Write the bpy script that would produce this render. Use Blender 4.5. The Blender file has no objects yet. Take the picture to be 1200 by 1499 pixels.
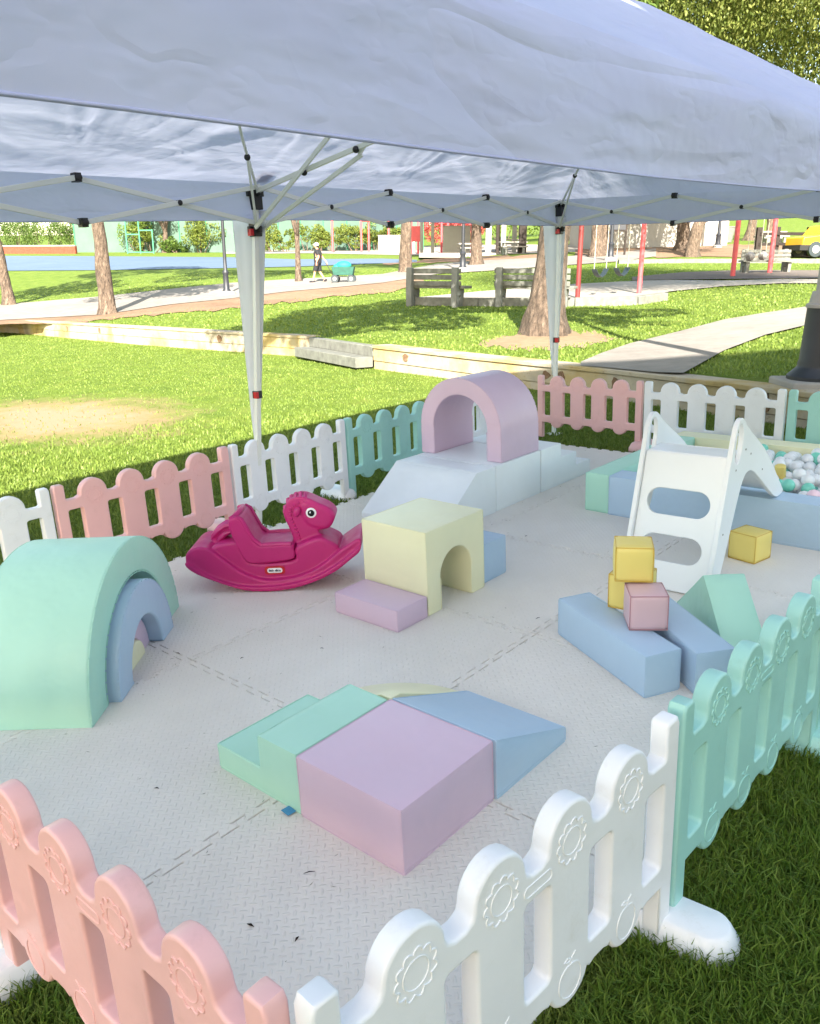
import bpy, bmesh, math, random
import numpy as np
from mathutils import Matrix, Vector, noise
random.seed(7); rng = np.random.default_rng(7)
R = math.radians
C = bpy.context.scene
COL = C.collection
# ------------------------------------------------------------------ camera numbers
F, PITCH, CAMH = 1196.35, 0.292866, 1.47306
CX, CY = 600.0, 749.5
# the play lawn slopes 2.6 degrees: matrix from the lawn's own frame (z up from the mat) to the world
LM = Matrix(((0.75413, 0.65518, -0.04496, 0.06623), (-0.65586, 0.75488, -0.0003, 0.00045),
             (0.03374, 0.02972, 0.99899, 0.00149), (0, 0, 0, 1))) @ Matrix.Translation((0, 0, -.019))
def T(x, y, z=0): return Matrix.Translation((x, y, z))
def RZ(a): return Matrix.Rotation(a, 4, 'Z')
def RX(a): return Matrix.Rotation(a, 4, 'X')
def RY(a): return Matrix.Rotation(a, 4, 'Y')
def lawn(x, y, z=0, a=0): return LM @ T(x, y, z) @ RZ(a)

# ------------------------------------------------------------------ materials
def srgb(r, g, b):
    f = lambda c: (c/255/12.92) if c/255 <= 0.04045 else ((c/255+0.055)/1.055)**2.4
    return (f(r), f(g), f(b), 1)
def newmat(name):
    m = bpy.data.materials.new(name); m.use_nodes = True
    nt = m.node_tree; b = nt.nodes['Principled BSDF']
    return m, nt, b
def noise_node(nt, scale, detail=4, rough=.55, coord='Object', dist=0):
    tc = nt.nodes.new('ShaderNodeTexCoord'); n = nt.nodes.new('ShaderNodeTexNoise')
    n.inputs['Scale'].default_value = scale; n.inputs['Detail'].default_value = detail
    n.inputs['Roughness'].default_value = rough; n.inputs['Distortion'].default_value = dist
    nt.links.new(tc.outputs[coord], n.inputs['Vector']); return n
def ramp(nt, src, stops):
    r = nt.nodes.new('ShaderNodeValToRGB'); e = r.color_ramp.elements
    e[0].position, e[0].color = stops[0]; e[1].position, e[1].color = stops[-1]
    for p, c in stops[1:-1]:
        x = e.new(p); x.color = c
    nt.links.new(src, r.inputs['Fac']); return r
def bump(nt, b, src, strength, dist, chain=None):
    n = nt.nodes.new('ShaderNodeBump'); n.inputs['Strength'].default_value = strength
    n.inputs['Distance'].default_value = dist; nt.links.new(src, n.inputs['Height'])
    if chain: nt.links.new(chain.outputs[0], n.inputs['Normal'])
    nt.links.new(n.outputs[0], b.inputs['Normal']); return n
def simple(name, col, rough=.5, var=.06, vscale=3, bscale=None, bdist=.001, spec=.5, metal=0, sub=0):
    m, nt, b = newmat(name)
    n = noise_node(nt, vscale, 5)
    c = np.array(col[:3])
    r = ramp(nt, n.outputs['Fac'], [(.3, (*(c*(1-var)), 1)), (.7, (*np.minimum(c*(1+var), 1), 1))])
    nt.links.new(r.outputs[0], b.inputs['Base Color'])
    b.inputs['Roughness'].default_value = rough; b.inputs['Specular IOR Level'].default_value = spec
    b.inputs['Metallic'].default_value = metal
    if bscale:
        n2 = noise_node(nt, bscale, 4); bump(nt, b, n2.outputs['Fac'], .5, bdist)
    return m
def vinyl(name, col):
    m, nt, b = newmat(name)
    n = noise_node(nt, 2.2, 3); c = np.array(col[:3])
    r = ramp(nt, n.outputs['Fac'], [(.3, (*(c*.95), 1)), (.7, (*np.minimum(c*1.03, 1), 1))])
    nt.links.new(r.outputs[0], b.inputs['Base Color'])
    b.inputs['Roughness'].default_value = .42; b.inputs['Specular IOR Level'].default_value = .45
    a = noise_node(nt, 5, 3); b1 = bump(nt, b, a.outputs['Fac'], .6, .02)
    a2 = noise_node(nt, 900, 2); bump(nt, b, a2.outputs['Fac'], .25, .0006, b1)
    return m
def plastic(name, col, rough=.38):
    m, nt, b = newmat(name)
    n = noise_node(nt, 3, 4); c = np.array(col[:3])
    r = ramp(nt, n.outputs['Fac'], [(.3, (*(c*.94), 1)), (.7, (*np.minimum(c*1.03, 1), 1))])
    ng = noise_node(nt, 9, 8, .75)
    rg = ramp(nt, ng.outputs['Fac'], [(.30, (.86, .84, .80, 1)), (.44, (1, 1, 1, 1))])
    mg = nt.nodes.new('ShaderNodeMixRGB'); mg.blend_type = 'MULTIPLY'; mg.inputs[0].default_value = .6
    nt.links.new(r.outputs[0], mg.inputs[1]); nt.links.new(rg.outputs[0], mg.inputs[2]); nt.links.new(mg.outputs[0], b.inputs['Base Color'])
    n3 = noise_node(nt, 14, 6)
    r3 = ramp(nt, n3.outputs['Fac'], [(.3, (rough-.08,)*3+(1,)), (.7, (rough+.12,)*3+(1,))])
    nt.links.new(r3.outputs[0], b.inputs['Roughness'])
    b.inputs['Specular IOR Level'].default_value = .5
    b.inputs['Subsurface Weight'].default_value = 0
    a = noise_node(nt, 22, 3); b1 = bump(nt, b, a.outputs['Fac'], .35, .004)
    a2 = noise_node(nt, 420, 2); bump(nt, b, a2.outputs['Fac'], .25, .0006, b1)
    return m
M = {}
M['mint'] = vinyl('mint_vinyl', srgb(174, 221, 202))
M['lilac'] = vinyl('lilac_vinyl', srgb(211, 186, 205))
M['blue'] = vinyl('blue_vinyl', srgb(174, 198, 220))
M['white_v'] = vinyl('white_vinyl', srgb(232, 236, 238))
M['cream'] = vinyl('cream_vinyl', srgb(234, 231, 194))
M['yellow'] = vinyl('yellow_vinyl', srgb(232, 212, 122))
M['pinkv'] = vinyl('pink_vinyl', srgb(212, 178, 184))
M['welt_y'] = simple('yellow_piping', srgb(206, 172, 72), .5)
M['welt_p'] = simple('pink_piping', srgb(178, 132, 140), .5)
M['seam_dark'] = simple('stitch_shadow', srgb(120, 120, 110), .8)
M['p_white'] = plastic('white_plastic', srgb(232, 233, 236))
M['p_pink'] = plastic('pink_plastic', srgb(232, 182, 180))
M['p_mint'] = plastic('mint_plastic', srgb(158, 208, 200))
M['p_magenta'] = plastic('magenta_plastic', srgb(190, 30, 112), .42)
M['p_slide'] = simple('slide_plastic', srgb(236, 238, 240), .32, .02)
M['black'] = simple('black_plastic', (.012, .012, .013, 1), .4)
M['red'] = simple('red_plastic', srgb(190, 20, 35), .4)
M['eye_white'] = simple('eye_white', srgb(240, 240, 240), .2, 0)
M['eye_black'] = simple('eye_black', (.005, .005, .005, 1), .15, 0)
M['frame'] = simple('painted_steel', srgb(222, 224, 218), .35, .03)
M['grey_leather'] = simple('grey_fabric', srgb(110, 115, 115), .8)
M['ink'] = simple('ink', srgb(25, 25, 60), .5, 0)
M['tagblue'] = simple('tag_blue', srgb(70, 140, 185), .6)
M['ball_white'] = plastic('ball_white', srgb(226, 230, 232), .3)
M['ball_mint'] = plastic('ball_mint', srgb(125, 212, 190), .3)
M['ball_pink'] = plastic('ball_pink', srgb(235, 205, 215), .3)
M['concrete'] = simple('concrete', srgb(150, 145, 138), .9, .14, 2.5, 60, .004, .2)
M['concrete_dark'] = simple('concrete_dark', srgb(120, 120, 114), .9, .2, 3, 60, .006, .2)
M['timber_grey'] = simple('weathered_timber', srgb(112, 112, 104), .9, .25, 9, 50, .004, .2)
M['timber_dark'] = simple('dark_timber', srgb(52, 46, 42), .9, .2, 9, 50, .004, .2)
M['pole_black'] = simple('black_iron', srgb(38, 40, 46), .5, .2, 6, 40, .002)
M['pole_grey'] = simple('grey_pole', srgb(150, 145, 142), .6, .15, 6)
M['coral'] = simple('coral_steel', srgb(205, 80, 84), .45, .08)
M['maroon'] = simple('maroon_steel', srgb(110, 38, 36), .5, .1)
M['rubber'] = simple('rubber', (.02, .03, .035, 1), .5)
M['chain'] = simple('chain', srgb(170, 165, 150), .4, .1, 30)
M['skin'] = simple('skin', srgb(196, 140, 112), .55, .05)
M['cloth_black'] = simple('black_cloth', (.012, .012, .016, 1), .85, .2, 20, 60, .004)
M['cap'] = simple('white_cap', srgb(225, 225, 225), .7)
M['teal'] = simple('teal_cloth', srgb(25, 130, 120), .7, .2, 10, 40, .01)
M['darkgreen'] = simple('dark_green_cloth', srgb(25, 75, 62), .75, .2, 10, 30, .01)
M['stucco'] = simple('stucco', srgb(160, 156, 148), .95, .05, 2, 60, .006, .2)
M['brick'] = simple('brick_red', srgb(126, 66, 50), .9, .25, 8, 30, .01, .2)
M['windscreen'] = simple('green_windscreen', srgb(82, 106, 92), .9, .12, .7)
M['green_steel'] = simple('green_steel', srgb(50, 125, 90), .6)
M['truck_yellow'] = simple('truck_yellow', srgb(225, 170, 20), .35)
M['glass'] = simple('dark_glass', (.02, .025, .03, 1), .1)
M['roof_dark'] = simple('roof', srgb(90, 80, 74), .9)
M['red_leaf'] = None
def gravelly(name, c1, c2, scale=30, rough=.95, fleck=None):
    m, nt, b = newmat(name)
    n = noise_node(nt, scale, 8, .7); n2 = noise_node(nt, scale*.06, 3)
    mx = nt.nodes.new('ShaderNodeMath'); mx.operation = 'MULTIPLY_ADD'; mx.inputs[1].default_value = .5
    ad = nt.nodes.new('ShaderNodeMath'); ad.operation = 'MULTIPLY'; ad.inputs[1].default_value = .5
    nt.links.new(n2.outputs['Fac'], ad.inputs[0]); nt.links.new(n.outputs['Fac'], mx.inputs[0]); nt.links.new(ad.outputs[0], mx.inputs[2])
    r = ramp(nt, mx.outputs[0], [(.35, c1), (.65, c2)])
    nt.links.new(r.outputs[0], b.inputs['Base Color'])
    b.inputs['Roughness'].default_value = rough; b.inputs['Specular IOR Level'].default_value = .15
    bump(nt, b, n.outputs['Fac'], .5, .02)
    return m
M['dirt'] = gravelly('dirt', srgb(104, 82, 65), srgb(146, 119, 95), 6)
M['tan'] = gravelly('tan_earth', srgb(118, 100, 78), srgb(150, 132, 106), 6)
M['path'] = gravelly('concrete_path', srgb(118, 112, 105), srgb(150, 143, 135), 3)
M['asphalt'] = gravelly('asphalt_path', srgb(96, 87, 80), srgb(120, 110, 101), 5)
M['sand'] = gravelly('sand', srgb(138, 131, 122), srgb(166, 158, 147), 4)
M['court'] = gravelly('court', srgb(84, 100, 118), srgb(98, 114, 132), .5)
M['litter'] = simple('leaf_litter', srgb(40, 28, 20), .9)
def grass_ground(name, patch=None):
    m, nt, b = newmat(name)
    n = noise_node(nt, 2.0, 6, .65); n2 = noise_node(nt, 60, 8, .8)
    r = ramp(nt, n.outputs['Fac'], [(.25, (.09, .14, .022, 1)), (.5, (.145, .205, .035, 1)), (.75, (.21, .24, .055, 1))])
    r2 = ramp(nt, n2.outputs['Fac'], [(.3, (.35, .4, .3, 1)), (.62, (1.1, 1.1, 1.0, 1))])
    mu = nt.nodes.new('ShaderNodeMixRGB'); mu.blend_type = 'MULTIPLY'; mu.inputs[0].default_value = 1
    nt.links.new(r.outputs[0], mu.inputs[1]); nt.links.new(r2.outputs[0], mu.inputs[2])
    out = mu.outputs[0]
    if patch:
        tc = nt.nodes.new('ShaderNodeTexCoord')
        mp = nt.nodes.new('ShaderNodeMapping'); mp.vector_type = 'POINT'
        mp.inputs['Location'].default_value = (-patch[0]/patch[2], -patch[1]/patch[3], 0)
        mp.inputs['Scale'].default_value = (1/patch[2], 1/patch[3], 0)
        nt.links.new(tc.outputs['Object'], mp.inputs[0])
        ln = nt.nodes.new('ShaderNodeVectorMath'); ln.operation = 'LENGTH'; nt.links.new(mp.outputs[0], ln.inputs[0])
        n3 = noise_node(nt, 2.2, 6, .7)
        s = nt.nodes.new('ShaderNodeMath'); s.operation = 'MULTIPLY_ADD'; s.inputs[1].default_value = 1.3
        nt.links.new(n3.outputs['Fac'], s.inputs[0]); nt.links.new(ln.outputs['Value'], s.inputs[2])
        k = ramp(nt, s.outputs[0], [(.62, (1, 1, 1, 1)), (1.0, (0, 0, 0, 1))])
        # ramp clamps at 1: rescale
        sc = nt.nodes.new('ShaderNodeMath'); sc.operation = 'MULTIPLY'; sc.inputs[1].default_value = .5
        nt.links.new(s.outputs[0], sc.inputs[0]); nt.links.new(sc.outputs[0], k.inputs['Fac'])
        k.color_ramp.elements[0].position = .45; k.color_ramp.elements[1].position = .8
        mm = nt.nodes.new('ShaderNodeMixRGB'); nt.links.new(k.outputs[0], mm.inputs[0])
        nt.links.new(out, mm.inputs[1]); mm.inputs[2].default_value = (.36, .225, .14, 1); out = mm.outputs[0]
    nt.links.new(out, b.inputs['Base Color']); b.inputs['Roughness'].default_value = .9
    b.inputs['Specular IOR Level'].default_value = .1
    bump(nt, b, n2.outputs['Fac'], .8, .02)
    return m
M['lawn'] = grass_ground('lawn', (-9.2, 4.3, 2.4, 1.6))
M['grass'] = grass_ground('park_grass')
def leafy(name, stops, rough=.55, trans=.3, big=.8):
    m, nt, b = newmat(name)
    g = nt.nodes.new('ShaderNodeNewGeometry')
    n = noise_node(nt, big, 2)
    ad = nt.nodes.new('ShaderNodeMath'); ad.operation = 'MULTIPLY_ADD'; ad.inputs[1].default_value = .55
    m2 = nt.nodes.new('ShaderNodeMath'); m2.operation = 'MULTIPLY'; m2.inputs[1].default_value = .45
    nt.links.new(n.outputs['Fac'], m2.inputs[0])
    nt.links.new(g.outputs['Random Per Island'], ad.inputs[0]); nt.links.new(m2.outputs[0], ad.inputs[2])
    r = ramp(nt, ad.outputs[0], stops)
    nt.links.new(r.outputs[0], b.inputs['Base Color']); b.inputs['Roughness'].default_value = rough
    b.inputs['Specular IOR Level'].default_value = .25
    if trans:
        t = nt.nodes.new('ShaderNodeBsdfTranslucent'); nt.links.new(r.outputs[0], t.inputs['Color'])
        mx = nt.nodes.new('ShaderNodeMixShader'); mx.inputs[0].default_value = trans
        o = nt.nodes['Material Output']
        nt.links.new(b.outputs[0], mx.inputs[1]); nt.links.new(t.outputs[0], mx.inputs[2]); nt.links.new(mx.outputs[0], o.inputs['Surface'])
    return m
M['blade'] = leafy('grass_blade', [(.1, (.06, .12, .013, 1)), (.5, (.13, .215, .026, 1)), (.85, (.24, .31, .055, 1))], .5, .35, .9)
M['blade_dry_lit'] = leafy('lawn_blade', [(.08, (.09, .135, .02, 1)), (.45, (.15, .215, .036, 1)), (.85, (.24, .30, .065, 1))], .5, .35, .9)  # dried-lawn yellow; the pale look of sunlit grass is also put into the colour
M['leaf'] = leafy('pepper_leaf', [(.1, (.045, .085, .012, 1)), (.5, (.11, .17, .03, 1)), (.9, (.22, .27, .05, 1))], .5, .35)
M['leaf_bright'] = leafy('bright_leaf', [(.1, (.07, .10, .02, 1)), (.5, (.19, .23, .05, 1)), (.9, (.36, .36, .11, 1))], .5, .45)
M['leaf_dark'] = leafy('dark_leaf', [(.1, (.03, .06, .012, 1)), (.5, (.07, .12, .02, 1)), (.9, (.14, .2, .04, 1))], .5, .3)
M['leaf_hedge'] = leafy('hedge_leaf', [(.1, (.06, .09, .015, 1)), (.5, (.13, .17, .03, 1)), (.9, (.24, .26, .05, 1))], .5, .3)
M['leaf_red'] = leafy('red_leaf', [(.1, (.35, .04, .04, 1)), (.9, (.62, .14, .12, 1))], .5, .2)
def bark():
    m, nt, b = newmat('bark')
    tc = nt.nodes.new('ShaderNodeTexCoord'); mp = nt.nodes.new('ShaderNodeMapping'); mp.inputs['Scale'].default_value = (1, 1, .35)
    nt.links.new(tc.outputs['Object'], mp.inputs[0])
    n = nt.nodes.new('ShaderNodeTexNoise'); n.inputs['Scale'].default_value = 11; n.inputs['Detail'].default_value = 9; n.inputs['Roughness'].default_value = .7
    v = nt.nodes.new('ShaderNodeTexVoronoi'); v.inputs['Scale'].default_value = 16
    nt.links.new(mp.outputs[0], n.inputs[0]); nt.links.new(mp.outputs[0], v.inputs[0])
    r = ramp(nt, n.outputs['Fac'], [(.32, srgb(58, 47, 38)), (.55, srgb(104, 88, 74)), (.75, srgb(150, 132, 114))])
    nt.links.new(r.outputs[0], b.inputs['Base Color']); b.inputs['Roughness'].default_value = .95
    b1 = bump(nt, b, n.outputs['Fac'], 1, .11); bump(nt, b, v.outputs['Distance'], .8, .05, b1)
    return m
M['bark'] = bark()
def wallmat():
    m, nt, b = newmat('weathered_wall')
    n = noise_node(nt, 1.1, 6, .6); n2 = noise_node(nt, 14, 6, .7)
    r = ramp(nt, n.outputs['Fac'], [(.3, srgb(148, 138, 124)), (.45, srgb(172, 160, 140)), (.6, srgb(168, 146, 98)), (.72, srgb(124, 108, 80))])
    r2 = ramp(nt, n2.outputs['Fac'], [(.28, (.45, .36, .28, 1)), (.4, (1, 1, 1, 1))])
    mu = nt.nodes.new('ShaderNodeMixRGB'); mu.blend_type = 'MULTIPLY'; mu.inputs[0].default_value = .8
    nt.links.new(r.outputs[0], mu.inputs[1]); nt.links.new(r2.outputs[0], mu.inputs[2])
    nt.links.new(mu.outputs[0], b.inputs['Base Color']); b.inputs['Roughness'].default_value = .9
    b.inputs['Specular IOR Level'].default_value = .2
    bump(nt, b, n2.outputs['Fac'], .7, .012)
    return m
M['wall'] = wallmat()
def canopy_mat():
    m, nt, b = newmat('canopy_cloth')
    n = noise_node(nt, 3, 4)
    r = ramp(nt, n.outputs['Fac'], [(.3, srgb(186, 190, 228)), (.7, srgb(196, 200, 236))])
    nt.links.new(r.outputs[0], b.inputs['Base Color']); b.inputs['Roughness'].default_value = .6
    tc = nt.nodes.new('ShaderNodeTexCoord')
    mp = nt.nodes.new('ShaderNodeMapping'); mp.inputs['Scale'].default_value = (1.4, .55, 1.4); mp.inputs['Rotation'].default_value = (0, 0, .25)
    nt.links.new(tc.outputs['Object'], mp.inputs[0])
    a = nt.nodes.new('ShaderNodeTexNoise'); a.inputs['Scale'].default_value = 2.6; a.inputs['Detail'].default_value = 4; a.inputs['Distortion'].default_value = .3
    a.inputs['Roughness'].default_value = .45
    nt.links.new(mp.outputs[0], a.inputs[0])
    b1 = bump(nt, b, a.outputs['Fac'], .6, .07)
    w = nt.nodes.new('ShaderNodeTexNoise'); w.inputs['Scale'].default_value = 1500; nt.links.new(tc.outputs['Object'], w.inputs[0])
    mp2 = nt.nodes.new('ShaderNodeMapping'); mp2.inputs['Scale'].default_value = (2.2, .5, 2.2); mp2.inputs['Rotation'].default_value = (0, 0, .12); nt.links.new(tc.outputs['Object'], mp2.inputs[0])
    c2 = nt.nodes.new('ShaderNodeTexNoise'); c2.inputs['Scale'].default_value = 1.6; c2.inputs['Detail'].default_value = 3; c2.inputs['Distortion'].default_value = .6; nt.links.new(mp2.outputs[0], c2.inputs[0])
    def mth(op, x, y):
        q = nt.nodes.new('ShaderNodeMath'); q.operation = op; nt.links.new(x, q.inputs[0]); q.inputs[1].default_value = y; return q.outputs[0]
    rid = mth('MINIMUM', mth('MULTIPLY', mth('ABSOLUTE', mth('SUBTRACT', c2.outputs['Fac'], .5), 0), 22), 1)
    bc = bump(nt, b, rid, .35, .012, b1)
    c3 = nt.nodes.new('ShaderNodeTexNoise'); c3.inputs['Scale'].default_value = 9; c3.inputs['Detail'].default_value = 3; nt.links.new(mp.outputs[0], c3.inputs[0])
    rid2 = mth('MINIMUM', mth('MULTIPLY', mth('ABSOLUTE', mth('SUBTRACT', c3.outputs['Fac'], .52), 0), 14), 1)
    bd = bump(nt, b, rid2, .22, .004, bc)
    b2 = bump(nt, b, w.outputs['Fac'], .15, .0005, bd)
    t = nt.nodes.new('ShaderNodeBsdfTranslucent'); t.inputs['Color'].default_value = (.66, .69, .82, 1)
    nt.links.new(b1.outputs[0], t.inputs['Normal'])
    mx = nt.nodes.new('ShaderNodeMixShader'); mx.inputs[0].default_value = .27
    o = nt.nodes['Material Output']
    nt.links.new(b.outputs[0], mx.inputs[1]); nt.links.new(t.outputs[0], mx.inputs[2]); nt.links.new(mx.outputs[0], o.inputs['Surface'])
    return m
M['canopy'] = canopy_mat()
M['drape'] = leafy('drape_cloth', [(.0, (.87, .88, .91, 1)), (1, (.9, .91, .93, 1))], .6, .5)
def mat_foam():
    # white EVA foam with the raised "leaf" tread
    m, nt, b = newmat('foam_mat')
    n = noise_node(nt, 1.6, 6, .6)
    r = ramp(nt, n.outputs['Fac'], [(.3, srgb(219, 213, 205)), (.7, srgb(230, 225, 218))])
    nt.links.new(r.outputs[0], b.inputs['Base Color']); b.inputs['Roughness'].default_value = .72
    b.inputs['Specular IOR Level'].default_value = .3
    tc = nt.nodes.new('ShaderNodeTexCoord')
    P = .021   # cell size of the tread
    def m_(op, a, c=None, v=None):
        x = nt.nodes.new('ShaderNodeMath'); x.operation = op
        if hasattr(a, 'links'): nt.links.new(a, x.inputs[0])
        else: x.inputs[0].default_value = a
        if c is not None:
            if hasattr(c, 'links'): nt.links.new(c, x.inputs[1])
            else: x.inputs[1].default_value = c
        return x.outputs[0]
    sp = nt.nodes.new('ShaderNodeSeparateXYZ'); nt.links.new(tc.outputs['Object'], sp.inputs[0])
    # rotate the tread by 45 degrees
    u = m_('MULTIPLY', m_('ADD', sp.outputs[0], sp.outputs[1]), .70711/P)
    v = m_('MULTIPLY', m_('SUBTRACT', sp.outputs[0], sp.outputs[1]), .70711/P)
    fu = m_('SUBTRACT', m_('FRACT', m_('ADD', u, 500)), .5); fv = m_('SUBTRACT', m_('FRACT', m_('ADD', v, 500)), .5)
    par = m_('MODULO', m_('ADD', m_('FLOOR', m_('ADD', u, 500)), m_('FLOOR', m_('ADD', v, 500))), 2.0)
    # leaf along u when par = 0, along v when par = 1
    def mix(a, c, f):
        x = nt.nodes.new('ShaderNodeMix'); x.data_type = 'FLOAT'
        nt.links.new(f, x.inputs[0]); nt.links.new(a, x.inputs[2]); nt.links.new(c, x.inputs[3]); return x.outputs[0]
    along = mix(fu, fv, par); across = mix(fv, fu, par)
    e = m_('ADD', m_('POWER', m_('ABSOLUTE', m_('DIVIDE', along, .52)), 2.0), m_('POWER', m_('ABSOLUTE', m_('DIVIDE', across, .17)), 2.0))
    h = nt.nodes.new('ShaderNodeMapRange'); h.inputs[1].default_value = 1.15; h.inputs[2].default_value = .25; nt.links.new(e, h.inputs[0])
    b1 = bump(nt, b, h.outputs[0], .75, .0022)
    n2 = noise_node(nt, 500, 3); bump(nt, b, n2.outputs['Fac'], .3, .0008, b1)
    return m
M['foam'] = mat_foam()

# ------------------------------------------------------------------ mesh builder
class MB:
    def __init__(s): s.v = []; s.f = []; s.mi = []; s.cur = 0
    def add(s, vs, fs, mat=None):
        o = len(s.v); s.v += [Vector(p) for p in vs]; s.f += [[i+o for i in f] for f in fs]; s.mi += [s.cur]*len(fs); return s
    def box(s, x0, x1, y0, y1, z0, z1, X=None):
        vs = [Vector((x, y, z)) for z in (z0, z1) for y in (y0, y1) for x in (x0, x1)]
        if X is not None: vs = [X @ p for p in vs]
        return s.add(vs, [(0, 2, 3, 1), (4, 5, 7, 6), (0, 1, 5, 4), (2, 6, 7, 3), (0, 4, 6, 2), (1, 3, 7, 5)])
    def tube(s, pts, r, n=8, cap=True, close=False, flat=1.0, upv=None):
        pts = [Vector(p) for p in pts]; N = len(pts)
        rs = r if hasattr(r, '__len__') else [r]*N
        rings = []; prev = None
        for i, p in enumerate(pts):
            if close: t = (pts[(i+1) % N]-pts[i-1])
            else: t = (pts[min(i+1, N-1)]-pts[max(i-1, 0)])
            t.normalize()
            a = Vector(upv) if upv is not None else (prev if prev is not None else (Vector((0, 0, 1)) if abs(t.z) < .9 else Vector((1, 0, 0))))
            a = (a - t*a.dot(t)).normalized(); prev = a; b = t.cross(a)
            rings.append([p+(a*math.cos(2*math.pi*k/n)+b*math.sin(2*math.pi*k/n)*flat)*rs[i] for k in range(n)])
        vs = [q for g in rings for q in g]; fs = []
        for i in range(N if close else N-1):
            j = (i+1) % N
            for k in range(n):
                fs.append((i*n+k, i*n+(k+1) % n, j*n+(k+1) % n, j*n+k))
        if cap and not close: fs += [tuple(range(n))[::-1], tuple((N-1)*n+k for k in range(n))]
        return s.add(vs, fs)
    def bar(s, a, b, w, h=None, up=(0, 0, 1)):
        a = Vector(a); b = Vector(b); h = h or w
        t = (b-a).normalized(); u = Vector(up); u = (u-t*u.dot(t))
        if u.length < 1e-4: u = Vector((1, 0, 0)); u = u-t*u.dot(t)
        u.normalize(); c = t.cross(u)
        vs = [p+u*(sy*h/2)+c*(sx*w/2) for p in (a, b) for sy in (-1, 1) for sx in (-1, 1)]
        return s.add(vs, [(0, 1, 3, 2), (4, 6, 7, 5), (0, 4, 5, 1), (2, 3, 7, 6), (0, 2, 6, 4), (1, 5, 7, 3)])
    def prism(s, poly, h0, h1, X=None, axis='z'):
        n = len(poly)
        def pt(p, h):
            q = Vector((p[0], p[1], h)) if axis == 'z' else (Vector((p[0], h, p[1])) if axis == 'y' else Vector((h, p[0], p[1])))
            return X @ q if X is not None else q
        vs = [pt(p, h0) for p in poly]+[pt(p, h1) for p in poly]
        fs = [tuple(range(n))[::-1], tuple(n+i for i in range(n))]+[(i, (i+1) % n, n+(i+1) % n, n+i) for i in range(n)]
        return s.add(vs, fs)
    def lathe(s, prof, n=24, X=None):
        vs = [Vector((r*math.cos(2*math.pi*k/n), r*math.sin(2*math.pi*k/n), z)) for r, z in prof for k in range(n)]
        if X is not None: vs = [X @ p for p in vs]
        m = len(prof); fs = [(i*n+k, i*n+(k+1) % n, (i+1)*n+(k+1) % n, (i+1)*n+k) for i in range(m-1) for k in range(n)]
        fs += [tuple(range(n))[::-1], tuple((m-1)*n+k for k in range(n))]
        return s.add(vs, fs)
    def ball(s, c, r, n=12, m=8, sc=(1, 1, 1), X=None):
        vs = [Vector((0, 0, -1))]+[Vector((math.sin(math.pi*i/m)*math.cos(2*math.pi*k/n), math.sin(math.pi*i/m)*math.sin(2*math.pi*k/n), -math.cos(math.pi*i/m))) for i in range(1, m) for k in range(n)]+[Vector((0, 0, 1))]
        vs = [Vector((p.x*sc[0]*r, p.y*sc[1]*r, p.z*sc[2]*r)) for p in vs]
        if X is not None: vs = [X @ p for p in vs]
        vs = [p+Vector(c) for p in vs]
        fs = [(0, 1+(k+1) % n, 1+k) for k in range(n)]
        for i in range(m-2):
            for k in range(n):
                a = 1+i*n; fs.append((a+k, a+(k+1) % n, a+n+(k+1) % n, a+n+k))
        a = 1+(m-2)*n; fs += [(a+k, a+(k+1) % n, len(vs)-1) for k in range(n)]
        return s.add(vs, fs)
    def mesh(s, name, mats, smooth=True, angle=40, fix=True):
        me = bpy.data.meshes.new(name)
        me.from_pydata([tuple(p) for p in s.v], [], s.f)
        for m in (mats if isinstance(mats, (list, tuple)) else [mats]): me.materials.append(m)
        me.polygons.foreach_set('material_index', s.mi)
        if fix:
            bm = bmesh.new(); bm.from_mesh(me); bmesh.ops.recalc_face_normals(bm, faces=bm.faces); bm.to_mesh(me); bm.free()
        if smooth:
            me.polygons.foreach_set('use_smooth', [True]*len(me.polygons))
            me.set_sharp_from_angle(angle=R(angle))
        me.update(); return me
def link(name, me, parent=None, X=None):
    o = bpy.data.objects.new(name, me); COL.objects.link(o)
    if parent is not None: o.parent = parent
    if X is not None: o.matrix_local = X if parent is not None else X
    return o
def tag(o, label=None, cat=None, group=None, kind=None):
    if label: o['label'] = label
    if cat: o['category'] = cat
    if group: o['group'] = group
    if kind: o['kind'] = kind
    return o
def thing(name, X, label, cat, group=None):
    o = bpy.data.objects.new(name, None); COL.objects.link(o); o.empty_display_size = .1
    o.matrix_world = X; return tag(o, label, cat, group)
def bev(o, w, seg=3, angle=35):
    m = o.modifiers.new('bevel', 'BEVEL'); m.width = w; m.segments = seg; m.limit_method = 'ANGLE'; m.angle_limit = R(angle)
    m.harden_normals = False; return o
def copy_tree(o, parent=None, X=None, label=None, mat=None):
    c = o.copy(); COL.objects.link(c)
    if parent is not None: c.parent = parent
    if X is not None: c.matrix_world = X
    if label: c['label'] = label
    for ch in o.children: copy_tree(ch, c)
    return c

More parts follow.
